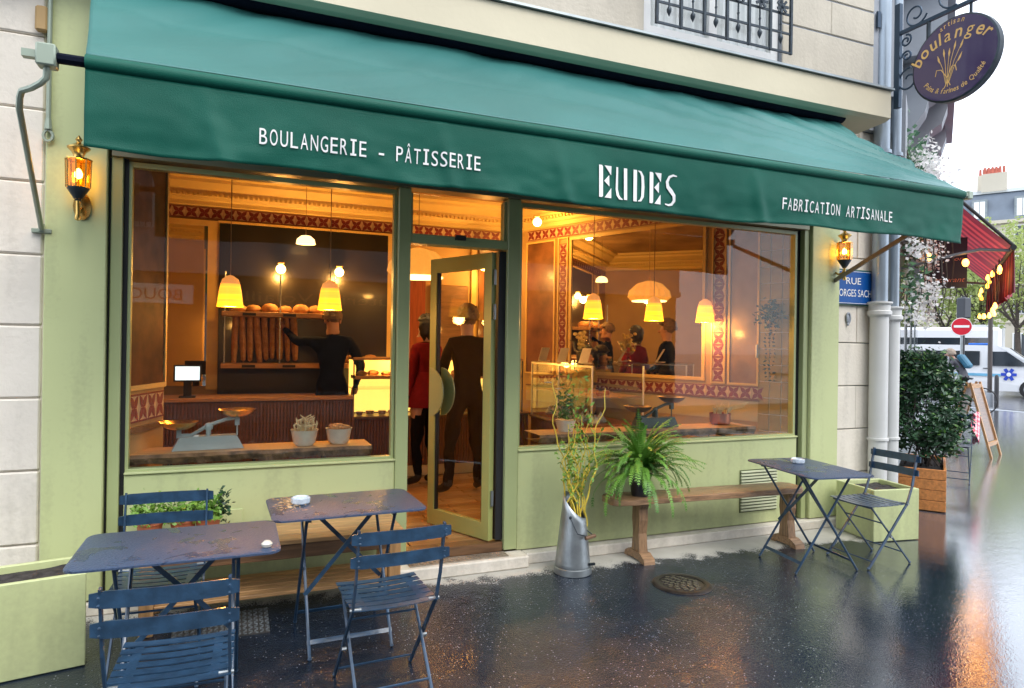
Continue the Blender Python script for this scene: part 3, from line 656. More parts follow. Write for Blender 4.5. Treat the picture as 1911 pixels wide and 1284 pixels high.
# big live-edge shelves in windows
def shelf(x0, x1, z, label, seed):
    random.seed(seed); n = 44; top = []; 
    T_ = thing('window_shelf', label, 'shelf', ((x0+x1)/2, .25, z))
    q = MB()
    def f(u, v):
        x = x0+(x1-x0)*u
        a = v*4
        e = .10+.018*noise.noise(Vector((x*5, 0, seed)))+.006*noise.noise(Vector((x*30, a, seed)))
        th = .042+.012*noise.noise(Vector((x*7, 3, seed)))
        if v < .26: return (x, .40-(.40-e)*v/.25, z)
        if v < .51: return (x, e-.01+.014*noise.noise(Vector((x*22, 9, seed))), z-th*.5)
        if v < .76: return (x, e+.02+.02*noise.noise(Vector((x*18, 5, seed))), z-th*1.5)
        return (x, .40, z-th*1.5)
    q.grid(f, 60, 4)
    for k in range(len(q.f)): q.m[k] = 0 if k < 60 else 1
    q.build('shelf_board', [WOOD, BARK], T_, recalc=False)
    q = MB()
    for x in (x0+.25, x1-.3, (x0+x1)/2):
        q.tube([(x, .35, z-.07), (x, .35, z-.3)], .006, 6); q.tube([(x, .14, z-.075), (x, .35, z-.075)], .006, 6)
    q.build('shelf_bracket', IRON, T_); random.seed(seed)
shelf(-.63, .86, .885, 'Live edge wooden shelf with bark front inside the left window', 3)
shelf(2.12, 4.2, .905, 'Live edge wooden shelf with bark front inside the right window', 5)
# scales
def scales(label, loc, rz, body, pan, s=1, tilt=1):
    T_ = thing('balance_scales', label, 'scales', loc, rz)
    q = MB(); q.prism([(-.21*s, 0), (.21*s, 0), (.20*s, .02*s), (.165*s, .085*s), (-.165*s, .085*s), (-.20*s, .02*s)], 'y', -.05*s, .05*s); q.build('scale_base', body, T_, world=False)
    q = MB(); q.box(-.014*s, .014*s, -.02*s, .02*s, .086*s, .13*s); q.ell((0, 0, .14*s), (.028*s, .02*s, .028*s)); q.bar((0, -.03*s, .13*s), (0, -.035*s, .04*s), .008, .004); q.build('pivot', body, T_, world=False, smooth=True)
    q = MB(); d = .03*s*tilt; q.tube([(-.17*s, 0, .12*s-d), (-.10*s, 0, .12*s-d), (0, 0, .15*s), (.10*s, 0, .155*s+d), (.17*s, 0, .165*s+d)], .012*s, 8); q.build('beam', body, T_, world=False, smooth=True)
    for sx in (-1, 1):
        z = .135*s+sx*d+.01*(sx > 0); q = MB(); q.box(sx*.17*s-.014*s, sx*.17*s+.014*s, -.014*s, .014*s, z-.03*s, z+.022*s); q.tube([(sx*.17*s, 0, .08*s), (sx*.17*s, 0, z)], .005*s, 6); q.build('support', body, T_, world=False)
        q = MB(); q.lathe([(.015*s, 0), (.06*s, .006*s), (.10*s, .03*s), (.115*s, .05*s), (.118*s, .052*s), (.100*s, .036*s), (.055*s, .012*s), (0, .008*s)], (sx*.17*s, 0, z+.022*s), 20); q.build('pan', pan, T_, world=False, smooth=True)
    return T_
scales('Grey balance scales with two brass pans on the left window shelf', (-.16, .24, .887), R(4), mat('grey_enamel', (.34, .38, .36), .35, coat=.4), BRASS, 1.0)
scales('Dark green balance scales with dull metal pans on the right window shelf', (3.27, .27, .907), R(3), mat('dark_green_enamel', (.015, .035, .025), .3, coat=.4), mat('dull_tin', (.12, .09, .06), .4, .7), 1.02)
# pots with biscuits
DRY = mat('dried_stems', (.62, .47, .24), .7, var=.3, scale=10)
def pot(label, loc, kind):
    T_ = thing('stoneware_pot', label, 'pot', loc)
    MB().lathe([(.055, 0), (.072, .02), (.088, .10), (.092, .105), (.084, .104), (.068, .03), (0, .028)], (0, 0, 0), 18).build('pot_bowl', CERAMIC, T_, world=False, smooth=True)
    q = MB()
    for i in range(26):
        a = random.random()*6.28; r_ = random.random()*.06; x, y = r_*math.cos(a), r_*math.sin(a); h = .03+random.random()*.05
        if kind: q.ell((x, y, .095+random.random()*.03), (.022, .014, .014), 6, 4)
        else: q.tube([(x, y, .06), (x*1.5, y*1.5, .10+h), (x*1.5+random.uniform(-.03, .05), y*1.5, .11+h*1.2)], [.006, .008, .003], 5)
    q.build('biscuits' if kind else 'dried_leaves', MATS['bread_crust'] if kind else DRY, T_, world=False, smooth=True)
pot('Cream stoneware pot filled with curled pale dried leaves', (.43, .22, .887), 0); pot('Cream stoneware pot heaped with brown biscuits at the shelf end', (.66, .25, .887), 1)
T_ = thing('copper_pan', 'Small round copper pot holding dried stems on the right window shelf', 'pot', (3.98, .30, .905))
MB().lathe([(.07, 0), (.088, .015), (.092, .10), (.096, .102), (.086, .10), (.08, .02), (0, .018)], n=20).build('pan_bowl', mat('copper', (.42, .13, .06), .35, .8, var=.2), T_, world=False, smooth=True)
q = MB()
for i in range(22):
    a = random.random()*6.28; x, y = .05*math.cos(a), .05*math.sin(a); q.tube([(x, y, .06), (x*1.3+.01, y*1.3, .13), (x*1.4+random.uniform(-.04, .12), y*1.2, .14+random.random()*.06)], [.004, .007, .003], 5)
for i in range(4): q.tube([(.05, 0, .08), (.15, .01, .13+i*.01), (.26+.02*i, .0, .15+.014*i)], .0035, 5)
q.build('dried_stems', DRY, T_, world=False)
# tablet, vase, monitor
T_ = thing('till_screen', 'Lit tablet till on a black stand at the left end of the counter', 'screen', (-.43, 2.6, 1.037))
MB().bev(-.12, .12, -.012, .012, .15, .31, .004).build('screen_case', BLACK, T_, world=False); MB().box(-.105, .105, -.0145, -.0125, .165, .295).build('screen', SCREEN, T_, world=False)
q = MB(); q.box(-.035, .035, .013, .03, 0, .2); q.box(-.07, .07, -.06, .06, 0, .012); q.build('stand', BLACK, T_, world=False)
T_ = thing('glass_vase', 'Footed glass vase full of crisp yellow meringue shards on the side case', 'vase', (3.42, 1.85, 1.412))
MB().lathe([(.07, 0), (.07, .006), (.014, .02), (.012, .06), (.05, .09), (.085, .12), (.10, .20), (.13, .23), (.128, .232), (.095, .2), (.08, .125), (0, .095)], n=16).build('vase_glass', CLEAR, T_, world=False, smooth=True)
q = MB()
for i in range(26):
    a = random.random()*6.28; r_ = random.random()*.08; q.ell((r_*math.cos(a), r_*math.sin(a), .13+random.random()*.19), (.028, .022, .02), 6, 4)
q.build('shards', mat('pale_gold_crisp', (.60, .45, .16), .6, var=.3, scale=30), T_, world=False)
T_ = thing('flower_pot_plant', 'Leafy potted plant with white daisies on the right window shelf', 'plant', (2.42, .26, .906))
MB().lathe([(.06, 0), (.085, .09), (.08, .09), (0, .08)], n=14).build('pot', CERAMIC, T_, world=False, smooth=True)
def leafcloud(q, n, cfn, size, elong=2.0, flat=False):
    for i in range(n):
        c, nn = cfn(i); a = Vector((random.gauss(0, 1), random.gauss(0, 1), random.gauss(0, .7))).normalized(); b_ = a.cross(Vector((random.gauss(0, 1), random.gauss(0, 1), random.gauss(0, 1)))).normalized()
        s_ = size*random.uniform(.6, 1.3); c = Vector(c)
        q.add([c-a*s_*elong*.5, c+b_*s_*.5, c+a*s_*elong*.5, c-b_*s_*.5], [(0, 1, 2, 3)])
q = MB(); leafcloud(q, 260, lambda i: ((random.gauss(0, .05), random.gauss(0, .04), .10+abs(random.gauss(0, .14))), 0), .018, 2.2); q.build('foliage', LEAF, T_, world=False, recalc=False)
q = MB()
for p in ((-.06, 0, .33), (.03, .02, .28), (-.16, 0, .38)): q.lathe([(0, .0), (.03, .006), (.032, .010), (0, .014)], p, 8)
q.build('daisy', WHITEP, T_, world=False)
# trailing plant on hook by tiles
T_ = thing('trailing_plant', 'Small dark green trailing plant hanging on the gold tiled column', 'plant', rw(.18, .06, 1.5))
q = MB()
c0 = Vector(rw(.18, .08, 1.9))
leafcloud(q, 240, lambda i: (c0+Vector((random.gauss(0, .06), random.gauss(0, .05), random.gauss(0, .06))), 0), .022)
for k in range(3):
    for j in range(16): leafcloud(q, 2, lambda i: (c0+Vector((.05*(k-1)+.01*math.sin(j), .0, -.08-j*.035)), 0), .018)
q.build('foliage', mat('teal_leaf', (.01, .05, .035), .5, scale=8, col2=(.03, .10, .06)), T_, recalc=False)
bx('outlet', WHITEP, *sorted((rw(.335, .01)[0]-.02, rw(.335, .01)[0]+.02)), rw(.335, .01)[1]-.02, rw(.335, .01)[1]-.01, 1.5, 1.62)
# pendants
SHADE = mat('glowing_shade', (.8, .45, .1), .5, emit=(1, .37, .012), estr=.95, scale=9, stretch=(.3, .3, 3), var=.5)
SHADET = mat('shade_cap', (.7, .45, .3), .5, emit=(1, .33, .06), estr=.30)
def bands(m):
    n = m.node_tree; b = n.nodes['Principled BSDF']; cr = [x for x in n.nodes if x.type == 'VALTORGB'][0]; tc = [x for x in n.nodes if x.type == 'TEX_COORD'][0]
    sp = n.nodes.new('ShaderNodeSeparateXYZ'); n.links.new(tc.outputs['Object'], sp.inputs[0]); mu = n.nodes.new('ShaderNodeMath'); mu.operation = 'MULTIPLY_ADD'; mu.inputs[1].default_value = 9; mu.inputs[2].default_value = .1; n.links.new(sp.outputs[2], mu.inputs[0])
    z = n.nodes.new('ShaderNodeTexNoise'); z.inputs['Scale'].default_value = 2.2; z.inputs['Detail'].default_value = 3; z.noise_dimensions = '1D'; n.links.new(mu.outputs[0], z.inputs['W'])
    cr.color_ramp.elements[0].position = .36; cr.color_ramp.elements[1].position = .62
    cr.color_ramp.elements[0].color = (1, .20, .03, 1); cr.color_ramp.elements[1].color = (1, .46, .012, 1)
    n.links.new(z.outputs[0], cr.inputs[0]); n.links.new(cr.outputs[0], b.inputs['Emission Color'])
bands(SHADE)
def pendant(label, x, y, z=1.83):
    T_ = thing('pendant_lamp', label, 'lamp', (x, y, z), 0, 'yellow pendant lamps over the windows')
    q = MB(); q.lathe([(.092, 0), (.088, .02), (.075, .12), (.066, .165)], n=18); o = q.build('lamp_shade', SHADE, T_, world=False, smooth=True); o.modifiers.new('s', 'SOLIDIFY').thickness = .003
    q = MB(); q.lathe([(.066, .165), (.055, .20), (.02, .225), (.004, .23)], n=18); o = q.build('shade_cap', SHADET, T_, world=False, smooth=True)
    MB().tube([(0, 0, .225), (0, 0, 3.3-z)], .0035, 6).build('cord', mat('tan_cord', (.30, .19, .10), .7), T_, world=False)
    point('bulb', (x, y, z-.02), 5.8, parent=T_, r=.05)
    return T_
for x, y, l in ((-.05, .8, 'Yellow striped pendant lamp hanging leftmost behind the left window'), (.655, .8, 'Yellow striped pendant lamp hanging beside the baker in the left window'),
                (2.96, .8, 'Yellow pendant lamp with pink band hanging above the vase of shards'), (3.61, .8, 'Yellow pendant lamp hanging over the dark scales in the right window'), (4.2, .8, 'Rightmost yellow pendant lamp in front of the mirror edge')):
    pendant(l, x, y)
GLOBE = mat('lit_globe', (1, .85, .5), .4, emit=(1, .62, .16), estr=7)
def globe(label, p, e=10, wall=True, r_=.05):
    T_ = thing('globe_lamp', label, 'lamp', p)
    MB().ell((0, 0, 0), (r_, r_, r_), 14, 8).build('bulb_globe', GLOBE, T_, world=False, smooth=True)
    MB().lathe([(.03, .0), (.045, .01), (.045, .02), (0, .02)], (0, .0, r_), 12).build('fitting', BRASS, T_, world=False, smooth=True)
    point('globe_light', (p[0], p[1]-.09, p[2]-.06), e, parent=T_, r=.05)
globe('Left lit globe lamp above the bread shelves', (.43, 3.18, 2.37)); globe('Right lit globe lamp above the bread shelves beside the baker', (1.05, 3.18, 2.37)); globe('Lit globe lamp high in the corner left of the mirror', (3.17, 2.5, 3.0)); globe('Small lit globe lamp seen through the open door', (2.72, 3.05, 2.52))
T_ = thing('dome_lamp', 'Small pale dome lamp hanging high over the bread shelves', 'lamp', (.66, 2.9, 2.62))
o = MB().lathe([(.10, 0), (.09, .05), (.05, .085), (0, .095)], n=16).build('lamp_shade', mat('pale_glow', (.8, .6, .3), .5, emit=(1, .65, .25), estr=1.3), T_, world=False, smooth=True); MB().tube([(0, 0, .09), (0, 0, .68)], .003, 5).build('cord', MATS['tan_cord'], T_, world=False)
T_ = thing('paper_umbrella_lamp', 'Large glowing pleated paper lampshade hanging over the doorway', 'lamp', (1.64, 1.95, 2.24))
q = MB(); n = 16; prof = [(.24, .0), (.29, .05), (.27, .14), (.17, .24), (.05, .28)]
for k, (r_, z) in enumerate(prof): pass
vs = []
for r_, z in prof:
    for j in range(2*n):
        a = math.pi*j/n; rr = r_*(1+(.05 if j % 2 else -.03)); vs.append((rr*math.cos(a), rr*math.sin(a), z))
q.add(vs, [(k*2*n+j, k*2*n+(j+1) % (2*n), (k+1)*2*n+(j+1) % (2*n), (k+1)*2*n+j) for k in range(4) for j in range(2*n)])
q.build('lamp_shade', mat('paper_glow', (.5, .2, .06), .6, scale=3, emit=(1, .38, .05), estr=.32, var=.5), T_, world=False)
MB().lathe([(.235, -.012), (.242, -.012), (.242, .0), (.235, .0)], n=24).build('rim', mat('rim_glow', (.9, .7, .3), .5, emit=(1, .6, .2), estr=2), T_, world=False); MB().tube([(0, 0, .27), (0, 0, 1.05)], .004, 5).build('cord', MATS['tan_cord'], T_, world=False)
point('umbrella_light', (1.64, 1.95, 2.27), 20, parent=T_, r=.08)

# ================================================================ PEOPLE
SKIN = mat('skin', (.45, .24, .16), .5, var=.06)
def person(label, loc, rz, cols, pose=None, hair=None, H=1.75, hands=True, slim=1.0, group=None):
    J = dict(pelvis=(0, 0, .96), waist=(0, .01, 1.10), chest=(0, 0, 1.32), neck=(0, 0, 1.49), jaw=(0, .02, 1.56), head=(0, .015, 1.66), crown=(0, .005, 1.72),
             shL=(-.17, 0, 1.42), elL=(-.23, -.03, 1.14), wrL=(-.22, .07, .90), shR=(.17, 0, 1.42), elR=(.23, -.03, 1.14), wrR=(.22, .07, .90),
             hipL=(-.095, 0, .90), knL=(-.11, .03, .50), anL=(-.12, -.02, .09), toL=(-.14, .13, .035), hipR=(.095, 0, .90), knR=(.11, .03, .50), anR=(.12, -.02, .09), toR=(.14, .13, .035))
    if pose: J.update(pose)
    rad = dict(pelvis=.135, waist=.12, chest=.14, neck=.055, jaw=.07, head=.088, crown=.06, shL=.07, shR=.07, elL=.045, elR=.045, wrL=.032, wrR=.032, hipL=.095, hipR=.095, knL=.065, knR=.065, anL=.045, anR=.045, toL=.035, toR=.035)
    names = list(J); idx = {n_: i for i, n_ in enumerate(names)}
    E_ = [('pelvis', 'waist'), ('waist', 'chest'), ('chest', 'neck'), ('neck', 'jaw'), ('jaw', 'head'), ('head', 'crown'), ('chest', 'shL'), ('shL', 'elL'), ('elL', 'wrL'), ('chest', 'shR'), ('shR', 'elR'), ('elR', 'wrR'),
          ('pelvis', 'hipL'), ('hipL', 'knL'), ('knL', 'anL'), ('anL', 'toL'), ('pelvis', 'hipR'), ('hipR', 'knR'), ('knR', 'anR'), ('anR', 'toR')]
    me = bpy.data.meshes.new('b'); me.from_pydata([J[n_] for n_ in names], [(idx[a], idx[b_]) for a, b_ in E_], [])
    o = bpy.data.objects.new('b', me); C.objects.link(o)
    sk = o.modifiers.new('s', 'SKIN'); 
    for i, n_ in enumerate(names):
        r_ = rad[n_]*(slim if n_ in ('waist', 'chest', 'pelvis', 'hipL', 'hipR') else 1); me.skin_vertices[0].data[i].radius = (r_, r_); me.skin_vertices[0].data[i].use_root = (n_ == 'pelvis')
    ss = o.modifiers.new('ss', 'SUBSURF'); ss.levels = 2
    dg = bpy.context.evaluated_depsgraph_get(); ev = bpy.data.meshes.new_from_object(o.evaluated_get(dg))
    q = MB(); q.add([v.co for v in ev.vertices], [tuple(p.vertices) for p in ev.polygons])
    bpy.data.objects.remove(o); bpy.data.meshes.remove(ev)
    # ears, nose, fingers
    hd = Vector(J['head'])
    for sx in (-1, 1): q.ell(hd+Vector((sx*.085, -.005, -.02)), (.014, .022, .03), 8, 5)
    q.ell(hd+Vector((0, .09, -.03)), (.014, .02, .022), 8, 5)
    if hands:
        for s_ in 'LR':
            w_ = Vector(J['wr'+s_]); d = (w_-Vector(J['el'+s_])).normalized(); sd = d.orthogonal().normalized(); up = d.cross(sd)
            q.tube([w_, w_+d*.04, w_+d*.085], [.028, .036, .032], 8)
            for f_ in range(4):
                off = sd*(-.027+.018*f_); L_ = (.055, .068, .064, .048)[f_]; b0 = w_+d*.08+off
                q.tube([b0, b0+d*L_*.5+up*.004, b0+d*L_*.8+up*.022, b0+d*L_*.85+up*.036], [.0085, .008, .0075, .006], 6)
            b0 = w_+d*.03-sd*.03; q.tube([b0, b0+d*.025-sd*.022, b0+d*.055-sd*.024+up*.012], [.011, .010, .007], 6)
    vs = [Vector(v) for v in q.v]
    for v in vs:
        if .95 < v.z < 1.5: v.y *= .82
        if .1 < v.z < J['neck'][2]-.03:
            nv = noise.noise_vector(Vector((v.x*9+loc[0], v.y*9, v.z*6)))+.5*noise.noise_vector(Vector((v.x*22, v.y*22, v.z*13+loc[1])))
            v += nv*.016*(1.3 if v.z < .9 else 1)
        if v.z > J['jaw'][2]-.02 and (v-hd).length < .2:
            v.x = hd.x+(v.x-hd.x)*.88; v.y = hd.y+(v.y-hd.y)*1.08
    T_ = thing('person', label, 'person', loc, rz, group)
    if len(cols) > 2: pass
    def pick(c):
        if c.z > J['neck'][2]+.01 and (c-hd).length < .2: return 0
        for s_ in 'LR':
            if (c-Vector(J['wr'+s_])).length < .02 or (c-Vector(J['wr'+s_])).dot((Vector(J['wr'+s_])-Vector(J['el'+s_])).normalized()) > .0 and (c-Vector(J['wr'+s_])).length < .2: return 0
        if c.z < .08+min(J['anL'][2], J['anR'][2])-.03: return 3
        if c.z < J['pelvis'][2]-.02: return 2
        return 1
    q.v = vs; q.m = [pick(sum((vs[i] for i in f), Vector())/len(f)) for f in q.f]
    q.T = None
    sc_ = H/1.78; q.v = [v*sc_ for v in q.v]
    q.build('body', [SKIN, cols[0], cols[1], BLACK], T_, world=False, smooth=True)
    if hair:
        kind, hm = hair; h = MB(); n_, m_ = 18, 12
        def f(u, v):
            a = u*2*math.pi; b_ = -math.pi/2+v*math.pi; p = Vector((math.cos(b_)*math.cos(a), math.cos(b_)*math.sin(a), math.sin(b_)))
            front = max(0, p.y); k_ = 1+.08*noise.noise(p*5)
            r_ = .108*k_ if kind != 'fluffy' else .122*(1+.14*noise.noise(p*7))
            if p.y > .25 and p.z < .35: r_ = .07
            z = p.z
            if kind == 'bob' and p.z < 0: z = p.z*1.5
            if kind != 'bob' and p.z < -.35: r_ *= .75
            return tuple(hd*sc_+Vector((p.x*r_*.88, p.y*r_*1.06-.014, z*r_*1.06+.022))+noise.noise_vector(p*11)*.010)
        h.grid(f, 34, 24); h.build('hair', hm, T_, world=False, smooth=True)
    return T_
HB = mat('black_hair', (.012, .010, .012), .45, var=.4, scale=60, bump=.5, bscale=120); HG = mat('brown_grey_hair', (.16, .10, .06), .7, var=.4, scale=60, bump=.8, bscale=90)
NAVY = mat('navy_cloth', (.005, .008, .018), .8, var=.2, scale=10, bump=.3, spec=.08); CHAR = mat('charcoal_cloth', (.006, .006, .008), .85, var=.2, scale=10, bump=.3, spec=.08)
DKT = mat('dark_trousers', (.007, .006, .007), .8, var=.2, scale=10, bump=.3, spec=.08); REDC = mat('dark_red_coat', (.20, .012, .015), .75, var=.2, scale=10, bump=.3, spec=.08); YEL = mat('mustard_top', (.42, .28, .05), .75, var=.15, scale=10)
person('Baker in a navy shirt reaching into the bread shelves with his back turned', (.93, 3.0-.28, .15), 0, (NAVY, DKT), dict(elL=(-.34, .18, 1.42), wrL=(-.46, .38, 1.56), shL=(-.19, .03, 1.42), elR=(.29, -.05, 1.17), wrR=(.26, .1, .95)), ('short', HG), 1.80)
person('Customer with fluffy brown hair and black clothes standing behind the glass door', (2.05, 1.62, .15), R(8), (CHAR, DKT), dict(elL=(-.24, .06, 1.16), wrL=(-.13, .24, 1.08), elR=(.24, .06, 1.16), wrR=(.13, .24, 1.1), knL=(-.15, .03, .5), anL=(-.20, -.03, .09), toL=(-.24, .12, .035), knR=(.13, .03, .5), anR=(.15, 0, .09), toR=(.18, .14, .035)), ('fluffy', HG), 1.80)
person('Customer with dark hair in a long red coat half hidden by the door frame', (1.78, 2.1, .15), R(30), (REDC, DKT), dict(elR=(.22, .06, 1.16), wrR=(.1, .24, 1.1)), ('bob', HB), 1.72)
q = MB(); q.lathe([(.23, .80), (.21, 1.0), (.15, 1.15)], (0, 0, 0), 14, (1, .8)); PP = [o for o in bpy.data.objects if o.get('label', '').startswith('Customer with dark hair')][0]; q.build('coat_skirt', REDC, PP, world=False, smooth=True)
person('Seller with short black hair and mustard top seated behind the side pastry case', (3.62, 2.12, .02), R(200), (YEL, DKT), None, ('bob', HB), 1.55)

# ================================================================ AWNING
A = thing('shop_awning', 'Wide green canvas awning with white lettering over the bakery front', 'awning', (2.15, -.6, 2.7))
AX0, AX1, AY, AZ = -.60, 4.91, -1.2, 2.735
def wav(x): return .010*math.sin(x*2.1+.5)+.008*math.sin(x*5.3)+.006*math.sin(x*9.7+2)
def vpt(x, z):      # valance surface
    t = (AZ-z)/.36
    w_ = .020*t*(noise.noise(Vector((x*1.5, 0, z*3.5)))+.7*noise.noise(Vector((x*4.2, 4, z*6)))+.25*noise.noise(Vector((x*11, 4, z*18)))) + .012*t*math.sin(x*3.1)
    for xc, a in ((.98, 0), (1.62, 0), (3.0, 1), (-.1, .5)):
        w_ += -.022*t*math.exp(-((x-xc+.25*(z-2.5))/.04)**2)
    return Vector((x, AY-.008+w_, z))
def hemz(x): return 2.372+.010*math.sin(x*1.7+1)+.006*math.sin(x*6.1)+.012*max(0, (x-4.0))+.03*max(0, -x)*.3
q = MB()
def fv(u, v):
    x = AX0+.0+(AX1-AX0)*u; z = AZ-.03-(AZ-.03-hemz(x))*v; return vpt(x, z)
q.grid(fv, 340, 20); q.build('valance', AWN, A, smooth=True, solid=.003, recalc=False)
q = MB()
def ft(u, v):
    xa = -.79+(AX0+.79)*v; x = xa+(AX1-xa)*u; y = -.03+(AY+.03)*v; z = 3.64+(AZ+.036-3.64)*v
    sag = -.03*math.sin(math.pi*v)+.010*noise.noise(Vector((x*.9, v*2, 1)))
    d = (x-4.6)+(1-v)*1.3        # diagonal pull folds fanning toward the right hand corner
    k = max(0, min(1, (x-1.2)/2.6))*math.sin(math.pi*min(1, v*1.0))**.7
    q_ = math.atan2((1.12-v)*.95, (AX1+.45-x))
    fold = k*.013*(math.sin(q_*34+.6*noise.noise(Vector((x, v*3, 2))))+.9*math.sin(q_*57+1)+.6*math.sin(q_*93))*(.6+.4*noise.noise(Vector((x*1.1, v*2, 5))))
    fold += .016*(1-k)*noise.noise(Vector((x*1.9+v*2.4, v*2.2, 7)))+.006*noise.noise(Vector((x*5+v*6, v*3, 9)))
    crease = -.012*math.exp(-((v-.42-.10*math.sin(x*.8))/.035)**2)*math.exp(-((x-.8)/1.8)**2)
    fold *= 1-v**10; return (x, y, z+sag+fold*2.1+crease)
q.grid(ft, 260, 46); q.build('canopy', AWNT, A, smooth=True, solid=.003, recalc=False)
q = MB(); q.tube([(AX0, AY-.0, AZ), (AX1, AY-.0, AZ)], .033, 14); q.build('bar_sleeve', MATS['green_canvas'], A, smooth=True)
q = MB(); q.tube([(AX0-.11, AY, AZ), (AX0+.0, AY, AZ)], .022, 8); q.build('front_bar', NAVY, A, smooth=True)
PG = mat('pale_green_metal', (.32, .38, .30), .4, .2, var=.1)
q = MB(); q.bev(AX0-.17, AX0-.10, AY-.035, AY+.035, AZ-.045, AZ+.045, .006); q.box(AX0-.22, AX0-.17, AY-.018, AY+.018, AZ-.015, AZ+.015)
q.tube([(AX0-.135, AY, AZ-.04), (AX0-.14, AY+.01, AZ-.085), (-.76, -1.18, 2.63), (-.80, -1.14, 2.618), (-.845, -1.10, 2.612), (-.858, -1.075, 2.59), (-.865, -1.05, 2.55), (-1.01, -.05, 2.19)], .013, 8); q.build('arm', PG, A, smooth=True)
q = MB(); q.bev(-1.06, -.965, -.04, -.012, 2.165, 2.19, .004); q.tube([(-1.01, -.045, 2.175), (-1.01, -.045, 2.215)], .014, 8); q.build('arm_bracket', PG, A)
q = MB(); q.bar((4.95, -1.15, 2.69), (4.965, -.03, 2.205), .035, .018, (1, 0, 0)); q.build('arm', mat('grey_brown_metal', (.22, .20, .18), .4, .4), A)
q = MB(); q.tube([(AX1, AY, AZ), (AX1+.05, AY, AZ)], .024, 8); q.bev(AX1+.03, AX1+.08, AY-.03, AY+.03, AZ-.03, AZ+.03, .006); q.build('end_cap', PG, A)
q = MB(); q.tube([(-.85, -.09, 3.66), (4.95, -.09, 3.66)], .06, 12); q.build('roller', NAVY, A, smooth=True)
def lp(x, z): p = vpt(x, z); return Vector((p.x, p.y-.009, p.z))
q = MB(); mono_text(q, 'BOULANGERIE - P\u00c2TISSERIE', .075, 1.155, 2.478, .078, lp); q.build('lettering', WHITEP, A, recalc=False)
q = MB(); mono_text(q, 'FABRICATION ARTISANALE', 3.17, 4.18, 2.468, .078, lp); q.build('lettering', WHITEP, A, recalc=False)
q = MB(); EX, EZ, EH = 1.845, 2.412, .18
def poly(cx, w_, P): q.add([lp(cx+u*w_, EZ+v*EH) for u, v in P], [tuple(range(len(P)))])
def rib(cx, w_, P, wd):
    v, f = ribbon([(u*w_, v_*EH) for u, v_ in P], wd); q.add([lp(cx+a, EZ+b_) for a, b_ in v], f)
Ecell, Ew = .113, .085
def letE(cx):
    poly(cx, Ew, [(0, 0), (.22, 0), (.30, .04), (.30, .96), (.22, 1), (0, 1)]); poly(cx, Ew, [(.42, 1), (.95, 1), (.95, .72)]); poly(cx, Ew, [(.40, .52), (.80, .72), (.80, .36)]); poly(cx, Ew, [(.42, 0), (.95, 0), (.95, .32)])
letE(EX)
cx = EX+Ecell; rib(cx, Ew, [(.08, 1), (.08, .30), (.14, .12), (.28, .03), (.50, .0)], [.012, .016, .018, .016, .004]); poly(cx, Ew, [(.60, 0), (.86, 0), (.86, 1), (.60, 1)])
cx = EX+2*Ecell; poly(cx, Ew, [(.04, 0), (.32, 0), (.32, 1), (.04, 1)]); rib(cx, Ew, [(.42, .985), (.62, .95), (.78, .82), (.84, .5), (.78, .18), (.62, .05), (.42, .015)], [.004, .013, .018, .020, .018, .013, .004])
letE(EX+3*Ecell)
cx = EX+4*Ecell; rib(cx, Ew, [(.92, .97), (.60, .985), (.30, .92), (.14, .76), (.22, .60), (.50, .48), (.76, .34), (.80, .18), (.62, .06), (.34, .02), (.02, .04)], [.006, .012, .016, .020, .023, .025, .023, .020, .016, .012, .006])
q.build('lettering', WHITEP, A, recalc=False)
# crank tube on left
T_ = thing('awning_crank', 'Thin green awning crank rod with a ring end running down the left pillar edge', 'crank', (-.985, -.05, 2.69))
q = MB(); q.tube([(-.985, -.05, 2.80), (-.985, -.05, 3.6)], .012, 8); q.tube([(-.985, -.05, 2.74), (-.985, -.05, 2.80)], [.02, .014], 8); q.build('rod', PG, T_, smooth=True)
q = MB(); q.tube([(-.985+.022*math.sin(a), -.05, 2.705+.03*math.cos(a)) for a in [i*.5236 for i in range(13)]], .009, 6); q.build('ring', PG, T_, smooth=True)
T_ = thing('alarm_box', 'Small cream plastic box on the stone above the awning arm', 'box', (-1.0, -.02, 3.3)); MB().bev(-1.055, -.995, -.06, -.02, 3.28, 3.42, .01).build('box_cover', CREAM, T_)

